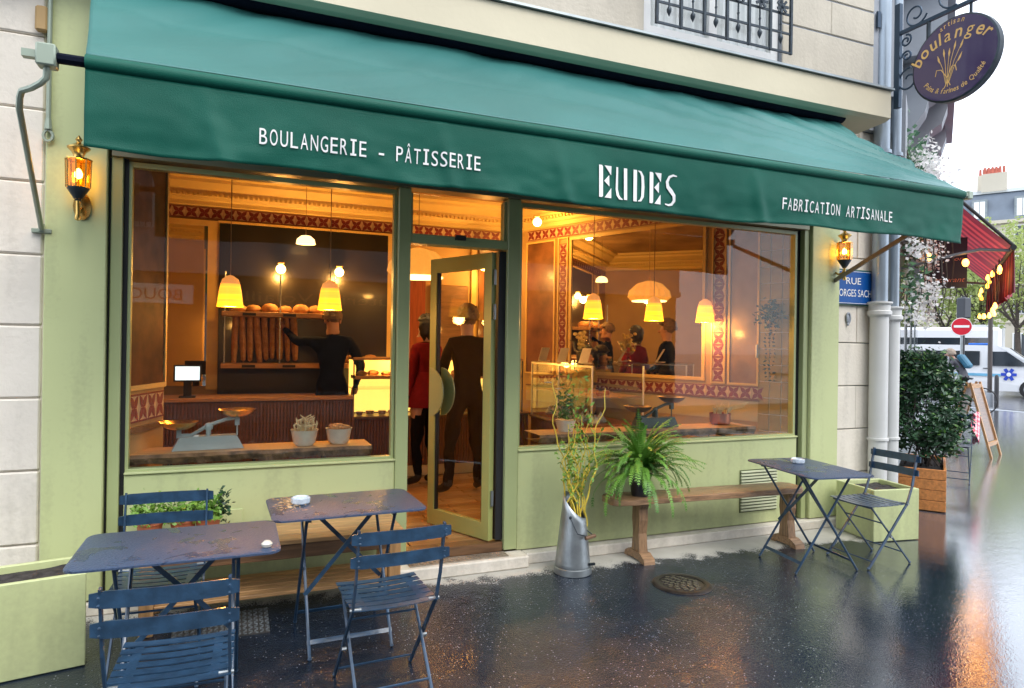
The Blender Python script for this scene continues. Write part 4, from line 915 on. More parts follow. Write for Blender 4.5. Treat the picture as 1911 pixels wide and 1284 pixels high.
# wall lanterns
AMB = mat('amber_glass', (.85, .50, .16), .12, var=.15, scale=20, emit=(1, .48, .06), estr=1.0)
def lantern(label, x, yb, z, rz=0):
    T_ = thing('wall_lantern', label, 'wall lamp', (x, yb, z), rz, 'brass wall lanterns on the pillars')
    k = dict(world=False, smooth=True); yc = -.12
    MB().lathe([(0, .0), (.045, 0), (.045, .012), (0, .014)], n=16).build('tmp', BRASS, None).name = 'zz'
    o = bpy.data.objects['zz']; me = o.data; bpy.data.objects.remove(o); inst('back_plate', me, T_, (0, 0, -.16), (R(90), 0, 0), (1, 1.7, 1), world=False)
    q = MB(); q.tube([(0, -.005, -.17), (0, -.06, -.20), (0, -.10, -.19), (0, yc, -.15)], .009, 8); q.lathe([(0, -.26), (.014, -.255), (.016, -.24), (.011, -.22), (.011, -.15), (.02, -.14)], (0, yc, 0), 12); q.build('arm', BRASS, T_, **k)
    MB().lathe([(.014, -.15), (.045, -.10), (.055, -.085), (.055, -.078), (0, -.078)], (0, yc, 0), 8).build('base_cup', IRON, T_, **k)
    q = MB()
    for j in range(8):
        a = 2*math.pi*j/8; q.tube([(.058*math.cos(a), yc+.058*math.sin(a), -.078), (.062*math.cos(a), yc+.062*math.sin(a), .072)], .004, 4)
    q.lathe([(.062, .07), (.068, .072), (.066, .08), (.03, .082)], (0, yc, 0), 8); q.build('cage', BRASS, T_, world=False)
    for j in range(8):
        a, b_ = 2*math.pi*j/8, 2*math.pi*(j+1)/8; q = MB(); q.add([(.057*math.cos(a), yc+.057*math.sin(a), -.077), (.057*math.cos(b_), yc+.057*math.sin(b_), -.077), (.061*math.cos(b_), yc+.061*math.sin(b_), .070), (.061*math.cos(a), yc+.061*math.sin(a), .070)], [(0, 1, 2, 3)])
        q.build('pane', AMBG, T_, world=False, solid=.002)
    MB().lathe([(.028, .082), (.026, .10), (.035, .118), (.056, .138), (.056, .144), (.03, .158), (.012, .17), (.012, .178), (.018, .186), (.010, .20), (0, .212)], (0, yc, 0), 16).build('top_cap', BRASS, T_, **k)
    MB().lathe([(0, -.03), (.018, -.02), (.020, .0), (.012, .02), (0, .03)], (0, yc, 0), 10).build('bulb', GLOBE2, T_, **k)
    point('lantern_light', (x, yb+yc-.0, z+.0), 2.6, (1, .62, .25), .02, T_)
    return T_
AMBG = glassmat('amber_pane', (1.0, .80, .42)); GLOBE2 = mat('lantern_bulb', (1, .8, .4), .4, emit=(1, .66, .2), estr=22)
lantern('Brass wall lantern glowing amber on the left green pillar', -.82, -.03, 2.49); lantern('Brass wall lantern glowing amber on the right green pillar edge', 4.98, .0, 2.46)

# ================================================================ FURNITURE OUTSIDE
def rrect(w_, d, r_, n=5):
    P = []
    for cx, cy, a0 in ((w_/2-r_, d/2-r_, 0), (-w_/2+r_, d/2-r_, 90), (-w_/2+r_, -d/2+r_, 180), (w_/2-r_, -d/2+r_, 270)):
        P += [(cx+r_*math.cos(R(a0+90*i/n)), cy+r_*math.sin(R(a0+90*i/n))) for i in range(n+1)]
    return P
def make_table(label):
    T_ = thing('bistro_table', label, 'table', (0, 0, 0), 0, 'folding metal bistro tables on the pavement'); w_, d = .78, .53
    P0 = rrect(w_-.012, d-.012, .05); P1 = rrect(w_, d, .056); n = len(P0); q = MB()
    vs = [(x, y, .712) for x, y in P0]+[(x, y, .709) for x, y in P1]+[(x, y, .701) for x, y in P1]+[(x, y, .703) for x, y in P0]
    q.add(vs, [tuple(range(n)), tuple(range(3*n, 4*n))[::-1]]+[(k*n+i, k*n+(i+1) % n, (k+1)*n+(i+1) % n, (k+1)*n+i) for k in range(3) for i in range(n)])
    q.build('table_top', TABLEM, T_, world=False, smooth=True)
    for sx in (-1, 1):
        x = sx*.215
        for sy in (-1, 1):
            q = MB(); xx = x+sy*.009*sx
            q.tube([(xx, -sy*.21, .692), (xx, sy*.245, .012)], .0085, 7); q.ell((xx, sy*.247, .010), (.011, .011, .010), 7, 4); q.build('leg', CHAIRM, T_, world=False, smooth=True)
        q = MB(); q.bar((x, -.235, .688), (x, .235, .688), .02, .008, (0, 0, 1)); q.build('top_rail', CHAIRM, T_, world=False)
    for sy in (-1, 1):
        q = MB(); q.bar((-.215, sy*.205, .075), (.215, sy*.205, .075), .022, .005, (0, sy, .6)); q.build('foot_rail', CHAIRM, T_, world=False)
    q = MB(); q.bar((-.17, .02, .685), (.215, .08, .27), .022, .005, (0, 1, 0)); q.build('brace', CHAIRM, T_, world=False)
    q = MB(); q.bar((.17, -.02, .685), (-.215, -.08, .27), .022, .005, (0, 1, 0)); q.build('brace', CHAIRM, T_, world=False)
    return T_
t0 = make_table('Wet dark bistro table with puddles on its top, in front of the left plant bench')
place(t0, (-.205, -1.27, 0), R(0))
t1 = copy_tree(t0); place(t1, (.555, -.78, 0), R(1.5), 'Bistro table strewn with fallen blossoms and a glass ashtray, before the shop door')
t2 = copy_tree(t0); place(t2, (3.92, -.74, 0), R(-98), 'Bistro table with a glass ashtray standing by the right end of the rustic bench')
def make_chair(label):
    T_ = thing('bistro_chair', label, 'chair', (0, 0, 0), 0, 'folding metal bistro chairs on the pavement'); k = dict(world=False)
    for sx in (-1, 1):
        x = sx*.185
        q = MB(); q.bar((x, .205, .01), (x, -.165, .45), .018, .009, (1, 0, 0)); q.bar((x, -.163, .447), (x, -.215, .58), .018, .009, (1, 0, 0)); q.bar((x, -.2145, .578), (x, -.262, .81), .020, .009, (1, 0, 0)); q.ell((x, .21, .011), (.010, .013, .011), 7, 4); q.build('back_leg', CHAIRM, T_, **k)
        x = sx*.165
        q = MB(); q.tube([(x, .165, .44), (x, -.22, .012)], .0075, 6); q.ell((x, -.223, .010), (.010, .012, .010), 7, 4); q.build('front_leg', CHAIRM, T_, smooth=True, **k)
        q = MB(); q.tube([(sx*.176, -.005, .222), (sx*.196, -.005, .222)], .009, 7); q.tube([(sx*.15, -.165, .45), (sx*.198, -.165, .45)], .007, 7); tag(q.build('pivot_bolt', GALV, T_, **k), kind='stuff')
    for (y, z, r_) in ((.17, .055, .18), (-.155, .09, .162), (.06, .32, .162)):
        q = MB(); q.tube([(-r_, y, z), (r_, y, z)], .0055, 6); q.build('cross_bar', CHAIRM, T_, **k)
    q = MB(); q.tube([(-.165, .175, .438), (.165, .175, .438)], .007, 6)
    for sx in (-1, 1): q.bar((sx*.135, .18, .444), (sx*.135, -.17, .444), .03, .003, (0, 0, 1))
    q.build('seat_frame', CHAIRM, T_, **k)
    for i in range(7):
        y = .168-i*.0555; q = MB(); N_ = 8; P = []
        for j in range(N_+1):
            x = -.19+.38*j/N_; zc = .452-.008*math.cos(math.pi*x/.38)-.004*math.sin(math.pi*i/6)+.001
            P.append((x, zc))
        vs = [];
        for x, z in P: vs += [(x, y-.0205, z), (x, y+.0205, z), (x, y+.0205, z-.004), (x, y-.0205, z-.004)]
        fs = [(4*j+a, 4*j+(a+1) % 4, 4*j+4+(a+1) % 4, 4*j+4+a) for j in range(N_) for a in range(4)]+[(3, 2, 1, 0), tuple(4*N_+a for a in range(4))]
        q.add(vs, fs); q.build('seat_slat', CHAIRM, T_, **k)
    for z, h in ((.775, .055), (.675, .055)):
        q = MB(); N_ = 10; vs = []
        for j in range(N_+1):
            x = -.215+.43*j/N_; y = -.272-(.775-z)*-.19-.016*math.cos(math.pi*x/.43)+.010; cut = .007 if j in (0, N_) else 0
            vs += [(x, y-.003, z-h/2+cut), (x, y-.003, z+h/2-cut), (x, y+.003, z+h/2-cut), (x, y+.003, z-h/2+cut)]
        q.add(vs, [(4*j+a, 4*j+(a+1) % 4, 4*j+4+(a+1) % 4, 4*j+4+a) for j in range(N_) for a in range(4)]+[(3, 2, 1, 0), tuple(4*N_+a for a in range(4))]); q.build('back_slat', CHAIRM, T_, **k)
        q = MB()
        for sx in (-1, 1):
            for dz in (-.012, .012): q.ell((sx*.185, -.272+(.775-z)*.19-.012, z+dz), (.005, .006, .005), 6, 4)
        tag(q.build('rivet', CHAIRM, T_, **k), kind='stuff')
    return T_
c0 = make_chair('Blue slatted folding chair nearest the camera, at the puddled left table')
place(c0, (-.185, -1.815, 0), R(-2))
for loc, rz, l in (((.645, -1.43, 0), R(3), 'Blue slatted folding chair in front of the table with fallen blossoms'), ((-.325, -.90, 0), R(178), 'Wet blue folding chair on the wall side of the left table, before the green plants'), ((4.44, -.84, 0), R(88), 'Folding chair between the right bistro table and the square green planter')):
    place(copy_tree(c0), loc, rz, l)
# ashtrays and petals
def ashtray(label, p):
    T_ = thing('ashtray', label, 'ashtray', p)
    q = MB(); q.lathe([(0, 0), (.042, 0), (.050, .008), (.052, .032), (.045, .036), (.040, .030), (.036, .012), (0, .010)], n=12); q.build('bowl', mat('frosted_glass', (.55, .62, .68), .08, var=.15, scale=40, coat=1, spec=1), T_, world=False)
ashtray('Round glass ashtray beside fallen blossoms on the middle table', (.33, -.72, .713)); ashtray('Round glass ashtray on the right hand table', (3.97, -.60, .713))
q = MB(); rs = random.Random(3)
for i in range(170):
    x, y = .27+rs.gauss(0, .035), -.70+rs.gauss(0, .09)
    if not (.19 < x < .42 and -1.0 < y < -.54): continue
    a = rs.random()*6.28; s_ = .006+.006*rs.random(); q.add([(x+s_*math.cos(a+t)*(1 if t in (0, 3.14) else .5), y+s_*math.sin(a+t)*.8, .7135+.003*rs.random()) for t in (0, 1.57, 3.14, 4.71)], [(0, 1, 2, 3)])
tag(q.build('fallen_blossom', mat('brown_blossom', (.50, .28, .12), .7, scale=20, col2=(.7, .5, .3)), recalc=False), 'Scatter of small brown fallen blossoms on the middle table', 'blossoms', kind='stuff')
T_ = thing('glass_pebble', 'Small clear glass candle pebble at the right corner of the puddled table', 'candle', (.13, -1.46, .713)); MB().lathe([(0, 0), (.02, .002), (.024, .014), (.012, .026), (0, .028)], n=10).build('pebble_body', CERAMIC, T_, world=False, smooth=True)
# storage bench left
T_ = thing('slatted_bench', 'Golden wooden bench with a slatted lower shelf under the left window', 'bench', (.23, -.27, 0))
for i in range(4): y = -.47+i*.105; MB().bev(-.48, .96, y, y+.1, .425, .45, .003).build('seat_plank', WOOD, T_)
MB().bev(-.42, .90, -.455, -.435, .34, .424, .003).build('apron', WOODD, T_); MB().bev(-.42, .90, -.10, -.08, .34, .424, .003).build('apron', WOODD, T_)
for x in (-.46, .87):
    for y in (-.465, -.13): MB().bev(x, x+.07, y, y+.07, 0, .424, .004).build('leg', mat('golden_wood_upright', (.46, .25, .10), .5, var=.3, scale=5, stretch=(9, 9, 1), bump=.15, bscale=22), T_)
for i in range(5): y = -.455+i*.078; MB().bev(-.389, .869, y, y+.062, .135, .155, .003).build('shelf_slat', WOOD, T_)
# plants in a pot row on the bench
T_ = thing('potted_herbs', 'Row of bright green herbs in terracotta pots on the slatted bench', 'plants', (-.31, -.2, .451))
for x in (-.44, -.27, -.14): MB().lathe([(.05, 0), (.068, .09), (.072, .09), (.072, .105), (.06, .105), (0, .095)], (x+.31, 0, 0), 14).build('pot', TERRA, T_, world=False, smooth=True)
q = MB(); leafcloud(q, 1500, lambda i: ((random.uniform(-.22, .24), random.gauss(.0, .05), .10+abs(random.gauss(.03, .045))), 0), .020, 1.5); q.build('foliage', mat('bright_leaf', (.12, .26, .03), .45, scale=7, col2=(.24, .42, .07)), T_, world=False, recalc=False)
q = MB(); leafcloud(q, 120, lambda i: ((.25+random.gauss(0, .02), random.gauss(0, .03), .16+random.gauss(0, .05)), 0), .02, 1.6); q.build('foliage', LEAFD, T_, world=False, recalc=False)
# drain grate
T_ = thing('drain_grate', 'Rectangular diamond patterned metal drain plate in the pavement under the bench', 'grate', (-.06, -.44, 0))
MB().box(-.30, .19, -.62, -.27, .001, .008).build('plate', mat('worn_steel', (.16, .15, .14), .35, .7, var=.4, scale=9), T_)
q = MB()
for i in range(17):
    for j in range(12):
        s = 1 if (i+j) % 2 else -1; x = -.285+i*.029; y = -.605+j*.029; q.bar((x-.009, y-.009*s, .010), (x+.009, y+.009*s, .010), .005, .005, (0, 0, 1))
tag(q.build('tread_bars', GALV, T_), kind='stuff')
# manhole
T_ = thing('manhole_cover', 'Round iron manhole cover set in the wet pavement', 'manhole cover', (2.77, -.79, 0))
IR2 = mat('worn_iron', (.06, .05, .045), .35, .6, var=.5, scale=14)
MB().lathe([(.150, .0), (.150, .010), (.160, .012), (.185, .012), (.20, .002)], n=40).build('ring_frame', IR2, T_, world=False, smooth=True); MB().lathe([(0, .006), (.147, .006), (.147, .001)], n=40).build('lid', IR2, T_, world=False)
q = MB()
for i in range(-5, 6):
    y = i*.026; hw = math.sqrt(max(0, .14**2-y*y)); x = -hw+(.01 if i % 2 else .03)
    while x+.035 < hw: q.box(x, x+.035, y-.007, y+.007, .0065, .012); x += .05
tag(q.build('raised_bars', mat('polished_iron', (.22, .19, .17), .25, .8, var=.3), T_, world=False), kind='stuff')
# planters
def planter(label, loc, rz, w_, d, h, soil=True):
    T_ = thing('square_planter', label, 'planter', loc, rz, 'green painted planters'); t = .028
    for a in ((-w_/2, w_/2, -d/2, -d/2+t), (-w_/2, w_/2, d/2-t, d/2), (-w_/2, -w_/2+t, -d/2+t+.001, d/2-t-.001), (w_/2-t, w_/2, -d/2+t+.001, d/2-t-.001)):
        MB().bev(*a, .004, h, .004).build('side_panel', GREEN, T_, world=False)
    q = MB(); q.grid(lambda u, v: (-w_/2+t+(w_-2*t)*u, -d/2+t+(d-2*t)*v, h-.035+.02*noise.noise(Vector((u*5, v*5, 3)))), 16, 12); q.build('soil', SOIL, T_, world=False, recalc=False)
planter('Square pale green planter of bare soil at the far left edge', (-1.0, -.60, 0), R(11), .64, .33, .45); planter('Empty square pale green planter beside the right chair', (5.12, -.36, 0), R(-9), .45, .44, .43)
# rustic bench
T_ = thing('rustic_bench', 'Long weathered rustic wooden bench with shaped trestle legs under the right window', 'bench', (3.38, -.27, 0), R(-3.5))
q = MB()
def fb(u, v):
    x = -.86+1.72*u; e = .13*(1-max(0, abs(u-.5)*2-.93)**2*90); a = v*2*math.pi; y = e*max(-1, min(1, 1.35*math.cos(a))); z = .455+.022*max(-1, min(1, 1.6*math.sin(a)))
    return (x, y+.006*noise.noise(Vector((x*6, a, 0))), z+.003*noise.noise(Vector((x*8, a, 3))))
q.grid(fb, 60, 24); n = 60
q.f.append(tuple(j*61 for j in range(24))); q.m.append(0); q.f.append(tuple(j*61+60 for j in range(24))[::-1]); q.m.append(0)
q.build('seat_board', WOODV, T_, world=False, smooth=True)
for x in (-.58, .78):
    P = [(-.05, .43), (-.085, .433), (-.045, .37), (-.055, .30), (-.038, .2), (-.055, .07), (.055, .07), (.038, .2), (.055, .30), (.045, .37), (.085, .433), (.05, .43)]
    P = [(-.085, .433), (-.05, .38), (-.056, .30), (-.040, .2), (-.058, .065), (.058, .065), (.040, .2), (.056, .30), (.05, .38), (.085, .433)]
    q = MB(); q.prism([(a, b_) for a, b_ in P], 'x', x-.035, x+.035); q.build('trestle_leg', WOODVV, T_, world=False)
    q = MB(); q.prism([(-.15, 0), (-.09, 0), (-.07, .012), (.07, .012), (.09, 0), (.15, 0), (.14, .035), (.08, .066), (-.08, .066), (-.14, .035)], 'x', x-.045, x+.045); q.build('trestle_foot', WOODV, T_, world=False)
# fern in black pot
T_ = thing('potted_fern', 'Large arching green fern in a black plastic pot on the rustic bench', 'fern', (2.79, -.245, .478))
MB().lathe([(.062, 0), (.085, .15), (.09, .15), (.09, .165), (.08, .165), (.078, .14), (0, .14)], n=20).build('pot', mat('black_plastic', (.012, .013, .018), .35, coat=.3), T_, world=False, smooth=True)
rs = random.Random(11)
for i in range(165):
    az = rs.random()*6.283; up = rs.uniform(.25, 1); L_ = rs.uniform(.36, .62); P = []; d0 = Vector((math.cos(az), math.sin(az)*.8, 0))
    if d0.y > .3 and rs.random() < .7: d0.y *= -.4
    p = Vector((0, 0, .14)); el = R(rs.uniform(12, 88) if i > 110 else rs.uniform(30, 88)); N_ = 30; cur = rs.uniform(.8, 2.4)
    for j in range(N_+1):
        P.append(p.copy()); e_ = el-cur*(j/N_)**1.3; p = p+(d0*math.cos(e_)+Vector((0, 0, math.sin(e_))))*L_/N_
    d0 = d0
    if 1:
        for v in P: v.y = min(v.y, .20)
    q = MB(); q.tube([P[j] for j in range(0, N_+1, 2)], [.0018]*15+[.001], 4)
    for j in range(2, N_):
        t = (P[j+1]-P[j-1]).normalized(); sd = t.cross(Vector((0, 0, 1))).normalized() if abs(t.z) < .98 else Vector((1, 0, 0)); w_ = .026*math.sin(math.pi*min(1, (j/N_)*.86+.10))**.6*rs.uniform(.75, 1.15)+.002
        nn = sd.cross(t)
        for s_ in (-1, 1):
            for hh in (0,):
                b0 = P[j]+(P[min(j+1, N_)]-P[j])*hh; tip = b0+sd*s_*w_+t*.012-nn*s_*0+Vector((0, 0, rs.uniform(-.012, .004)))
                q.add([b0-t*.0045, b0+sd*s_*w_*.5-t*.005, tip, b0+sd*s_*w_*.5+t*.006, b0+t*.0045], [(0, 1, 2, 3, 4)])
    q.build('frond', FERN, T_, world=False, recalc=False)
# coal scuttle
T_ = thing('zinc_scuttle', 'Tall dented zinc scuttle with wooden handle, holding yellow twisted branches', 'bucket', (2.195, -.32, 0))
q = MB(); n = 28; rows = 9; vs = []
for k in range(rows):
    u = k/(rows-1)
    for j in range(n):
        a = 2*math.pi*j/n; zt = .475-.085*math.cos(a-R(-50)); z = .02+u*(zt-.02); r_ = .128-.055*(z/.5); 
        vs.append((r_*math.cos(a), r_*math.sin(a), z))
q.add(vs, [(k*n+j, k*n+(j+1) % n, (k+1)*n+(j+1) % n, (k+1)*n+j) for k in range(rows-1) for j in range(n)]); q.build('bucket_body', GALV, T_, world=False, smooth=True, solid=-.003)
MB().lathe([(.127, 0), (.133, .004), (.133, .045), (.126, .05), (0, .03)], n=28).build('base_ring', GALV, T_, world=False, smooth=True)
q = MB(); q.tube([(.065, -.05, .31), (.11, -.09, .27), (.115, -.06, .262)], .004, 6); q.tube([(-.06, -.065, .40), (-.03, -.12, .30), (.06, -.12, .27)], .004, 6); q.ell((-.06, -.07, .40), (.012, .006, .012), 8, 4); q.box(.07, .115, -.115, -.10, .07, .085); q.build('wire_handle', IRON, T_, world=False)
MB().tube([(.03, -.125, .265), (.11, -.115, .275)], .014, 8).build('wooden_grip', WOODD, T_, world=False, smooth=True)
T_ = thing('willow_branches', 'Bundle of yellow twisted willow branches with small leaves standing in the zinc scuttle', 'branches', (2.215, -.33, .05))
YB = mat('yellow_bark', (.66, .50, .06), .45, var=.25, scale=12); rs = random.Random(5); lf = MB()
for i in range(11):
    P = []; p = Vector((rs.uniform(-.03, .03), rs.uniform(-.03, .03), 0)); lean = Vector((rs.uniform(-.11, .12), rs.uniform(-.05, .05), 1)); ph = rs.random()*6; top = rs.uniform(.75, 1.33); N_ = 26
    if i == 0: lean.x = -.15
    for j in range(N_+1):
        u = j/N_; w_ = .022*min(1, u*3)
        P.append(p+lean*u*top+Vector((w_*math.sin(u*17+ph)+.010*math.sin(u*40+ph), w_*math.cos(u*15+ph*2)*.7, 0)))
    q = MB(); q.tube(P, [.008*(1-.75*j/N_)+.001 for j in range(N_+1)], 6)
    for b_ in range(3):
        j = rs.randint(12, 22); s0 = P[j]; dx = rs.choice((-1, 1)); q.tube([s0, s0+Vector((dx*.03, 0, .05)), s0+Vector((dx*.035+.02, 0, .11)), s0+Vector((dx*.06, 0, .16))], [.003, .0025, .002, .001], 5)
        for m_ in range(5):
            leafcloud(lf, 3, lambda _: (s0+Vector((dx*.03*m_/2, rs.uniform(-.02, .02), .035*m_)), 0), .016, 2.6)
    q.build('branch', YB, T_, world=False, smooth=True)
leafcloud(lf, 90, lambda i: ((rs.uniform(-.1, .10), rs.uniform(-.03, .03), rs.uniform(.85, 1.33)), 0), .016, 2.6)
lf.build('leaves', MATS['bright_leaf'], T_, world=False, recalc=False)
# crumpled bag
T_ = thing('crumpled_bag', 'Crumpled white and black plastic bag in the corner behind the square planter', 'bag', (5.14, .0, 0))
q = MB(); q.grid(lambda u, v: tuple(Vector((math.cos(u*6.283)*math.sin(v*math.pi)*.09, math.sin(u*6.283)*math.sin(v*math.pi)*.07, .17-.17*math.cos(v*math.pi)))*(1+.3*noise.noise(Vector((math.cos(u*6.28)*2, math.sin(u*6.28)*2, v*5))))), 22, 14); q.build('bag_body', WHITEP, T_, world=False, recalc=False)
q = MB(); q.grid(lambda u, v: tuple(Vector((.07+math.cos(u*6.283)*math.sin(v*math.pi)*.07, -.05+math.sin(u*6.283)*math.sin(v*math.pi)*.06, .07-.07*math.cos(v*math.pi)))*(1+.2*noise.noise(Vector((math.cos(u*6.28)*2, math.sin(u*6.28)*2, v*5+9))))), 18, 12); q.build('bag_lower', BLACK, T_, world=False, recalc=False)

# ================================================================ STREET SIGN, PIPES, HANGING SIGN
ENB = mat('blue_enamel', (.004, .075, .30), .35, var=.08, spec=.25)
T_ = thing('street_name_sign', 'Blue enamel street name plate with white letters on the stone right of the shop', 'street sign', (5.34, .1, 2.17))
MB().bev(5.03, 5.64, .088, .105, 2.00, 2.34, .006).build('plate_rim', mat('green_rim', (.04, .12, .09), .4), T_); MB().box(5.045, 5.625, .080, .0875, 2.015, 2.325).build('plate', ENB, T_)
q = MB()
def line(body, x0, x1, z, h, q, y=.078):
    v, f = text_mesh(body, 1, 'LEFT'); a = min(p.x for p in v); b_ = max(p.x for p in v); t = max(p.y for p in v)
    q.add([(x0+(p.x-a)*(x1-x0)/(b_-a), y, z+p.y*h/.73) for p in v], f)
line('RUE', 5.235, 5.425, 2.20, .065, q); q.build('lettering', WHITEP, T_, recalc=False); q = MB(); line('GEORGES SACH\u00c9', 5.06, 5.60, 2.085, .070, q); q.build('lettering', WHITEP, T_, recalc=False); q = MB()
for a in ((5.05, 5.62, 2.02, 2.024), (5.05, 5.62, 2.316, 2.32)): q.box(a[0], a[1], .0785, .0795, a[2], a[3])
for a in ((5.05, 5.054), (5.616, 5.62)): q.box(a[0], a[1], .0785, .0795, 2.025, 2.315)
q.build('plate_border', WHITEP, T_, recalc=False)
T_ = thing('ear_cast', 'Small grey plaster ear stuck on the stone under the street sign', 'plaster ear', (5.29, .1, 1.87))
q = MB(); q.tube([(5.29+.022*math.cos(a)*(1.0 if a < 3 else .8), .098, 1.88+.05*math.sin(a)) for a in [R(-70+i*28) for i in range(11)]], [.006, .009, .01, .01, .01, .01, .01, .01, .009, .007, .004], 7); q.ell((5.287, .103, 1.88), (.02, .012, .045), 10, 6); q.ell((5.287, .098, 1.825), (.012, .010, .016), 8, 5); q.build('ear', mat('grey_plaster', (.30, .33, .38), .6), T_, smooth=True)
PIPE = mat('pale_pipe_paint', (.60, .60, .58), .5, var=.06, scale=3); PIPEG = mat('grey_pipe_zinc', (.28, .33, .38), .35, .5, var=.12, scale=3)
for x, r_, zt, l in ((5.60, .082, 2.04, 'Thick pale downpipe at the corner beside the street sign'), (5.785, .06, 2.0, 'Thinner pale downpipe right at the building corner')):
    T_ = thing('downpipe', l, 'pipe', (x, .02, 0))
    MB().tube([(x, .02, 0), (x, .02, zt-.12)], r_, 18).build('pipe', PIPE, T_, smooth=True)
    MB().lathe([(r_+.002, -.14), (r_+.025, -.12), (r_+.025, -.09), (r_+.012, -.08), (r_+.012, -.03), (r_+.03, -.015), (r_+.03, .0), (r_-.01, .005)], (x, .02, zt), 18).build('collar', PIPE, T_, smooth=True)
    MB().lathe([(r_+.001, -.012), (r_+.012, -.010), (r_+.012, .010), (r_+.001, .012)], (x, .02, .75), 16).build('collar', PIPE, T_, smooth=True)
    MB().tube([(x, .02, zt), (x, .02, 7)], r_-.012, 16).build('pipe', PIPEG, T_, smooth=True)
    for z in (3.45, 5.1): MB().lathe([(r_-.01, -.02), (r_+.004, -.016), (r_+.004, .016), (r_-.01, .02)], (x, .02, z), 14).build('collar', PIPEG, T_, smooth=True)
# hanging oval sign
T_ = thing('hanging_sign', 'Dark blue oval projecting sign with gold artisan baker lettering and wheat sheaf', 'sign', (5.5, -.74, 4.02))
SB = mat('violet_blue_enamel', (.045, .026, .085), .18, var=.05, coat=.8); GOLD = mat('gold_print', (.70, .42, .14), .5, var=.05)
def oval(q, a, b_, x, n=48, t0=0): return [(x, -.74+a*math.cos(2*math.pi*i/n), 4.02+b_*math.sin(2*math.pi*i/n)) for i in range(n)]
n = 48; q = MB(); P = oval(q, .35, .335, 5.468)+oval(q, .365, .35, 5.475)+oval(q, .365, .35, 5.525)+oval(q, .35, .335, 5.532)
q.add(P, [(k*n+i, k*n+(i+1) % n, (k+1)*n+(i+1) % n, (k+1)*n+i) for k in range(3) for i in range(n)]); q.build('sign_rim', IRON, T_, smooth=True)
q = MB(); P = oval(q, .35, .335, 5.468)+oval(q, .35, .335, 5.531); q.add(P, [tuple(range(n)), tuple(range(n, 2*n))[::-1]]); q.build('sign_face', SB, T_)
BCH = {}
def bchar(c):
    if c not in BCH:
        v, f = text_mesh(c, 1, 'LEFT', .12, 0 if c in 'gaQ&' else .012); b0 = char(c)
        if max(p.x for p in v)-min(p.x for p in v) > (b0[3]-b0[2])*1.45+.1 or max(abs(p.y) for p in v) > 1.3: v, f = text_mesh(c, 1, 'LEFT', .12)
        BCH[c] = (v, f, min(p.x for p in v), max(p.x for p in v))
    return BCH[c]
q = MB()
def arc(body, rx, rz_, a0, a1, size, flip=False, xs=5.466, sx=.85):
    W_ = [(char(c_)[3]-char(c_)[2]+.07) if c_ != ' ' else .32 for c_ in body]; tot = sum(W_); acc = 0
    for i, c_ in enumerate(body):
        acc += W_[i]
        if c_ == ' ': continue
        a = R(a0+(a1-a0)*(acc-W_[i]/2)/tot); v, f, lo, hi = bchar(c_); cy, cz_ = rx*math.cos(a), rz_*math.sin(a)
        t = Vector((-rx*math.sin(a), rz_*math.cos(a))).normalized(); t = -t if not flip else t
        nn = Vector((-t.y, t.x))
        q.add([(xs, -.74-(cy+(p.x-(lo+hi)/2)*size*sx*t.x+p.y*size*nn.x), 4.02+cz_+(p.x-(lo+hi)/2)*size*sx*t.y+p.y*size*nn.y) for p in v], f)
arc('artisan', .262, .290, 116, 70, .062); q.build('lettering', GOLD, T_, recalc=False); q = MB(); arc('boulanger', .29, .165, 170, 22, .15, sx=.95); q.build('lettering', GOLD, T_, recalc=False); q = MB(); arc('Pains & farines de Qualit\u00e9', .30, .275, 212, 332, .060, flip=True); q.build('lettering', GOLD, T_, recalc=False); q = MB()
def sp(u, v): return (5.466, -.74-u, 4.02+v)
for (u0, v0, u1, v1) in ((-.06, -.19, -.13, .06), (-.055, -.19, -.08, .10), (-.05, -.19, -.03, .09), (-.045, -.19, .02, .13), (-.04, -.19, .08, .12), (-.035, -.19, .07, .02)):
    v, f = ribbon([(u0, v0), (u0+(u1-u0)*.4, v0+(v1-v0)*.55), (u1, v1)], .005); q.add([sp(*p) for p in v], f)
    d = Vector((u1-u0, v1-v0)).normalized(); v, f = ribbon([(u1-d.x*.06, v1-d.y*.06), (u1-d.x*.03, v1-d.y*.03), (u1+d.x*.01, v1+d.y*.01)], [.006, .018, .003]); q.add([(5.4655, p[1], p[2]) for p in [sp(*p) for p in v]], f)
for pts in (([(-.05, -.14), (-.10, -.06), (-.14, -.05), (-.15, -.10)]), ([(-.045, -.14), (-.01, -.06), (.02, -.06), (.03, -.11)]), [(-.045, -.17), (-.07, -.22), (-.08, -.225)], [(-.04, -.17), (-.02, -.215)], [(-.042, -.16), (-.045, -.22)]):
    v, f = ribbon(pts, .007); q.add([(5.4652, p[1], p[2]) for p in [sp(*p) for p in v]], f)
q.build('wheat_emblem', GOLD, T_, recalc=False)
MB().tube([(5.5, -.86, 4.35), (5.5, -.86, 4.44)], .012, 8).build('hanger', IRON, T_); MB().tube([(5.5, -.50, 4.27), (5.5, -.50, 4.44)], .018, 8).build('hanger', IRON, T_)
BL = mat('blue_black_iron', (.03, .055, .09), .4, .5)
T_ = thing('sign_bracket', 'Scrolled wrought iron bracket carrying the oval sign from the building corner', 'bracket', (5.5, 0, 4.2))
q = MB(); q.box(5.485, 5.515, -1.16, -.24, 4.435, 4.465); q.build('arm', BL, T_); q = MB(); q.box(5.48, 5.52, -.24, -.19, 3.78, 4.72); q.build('upright', BL, T_)
q = MB(); q.bar((5.5, -.2, 4.71), (5.5, .0, 4.71), .02, .02); q.bar((5.5, -.2, 4.04), (5.5, .0, 4.04), .02, .02); q.box(5.48, 5.52, -.02, .0, 4.6, 4.75); q.build('wall_stay', BL, T_)
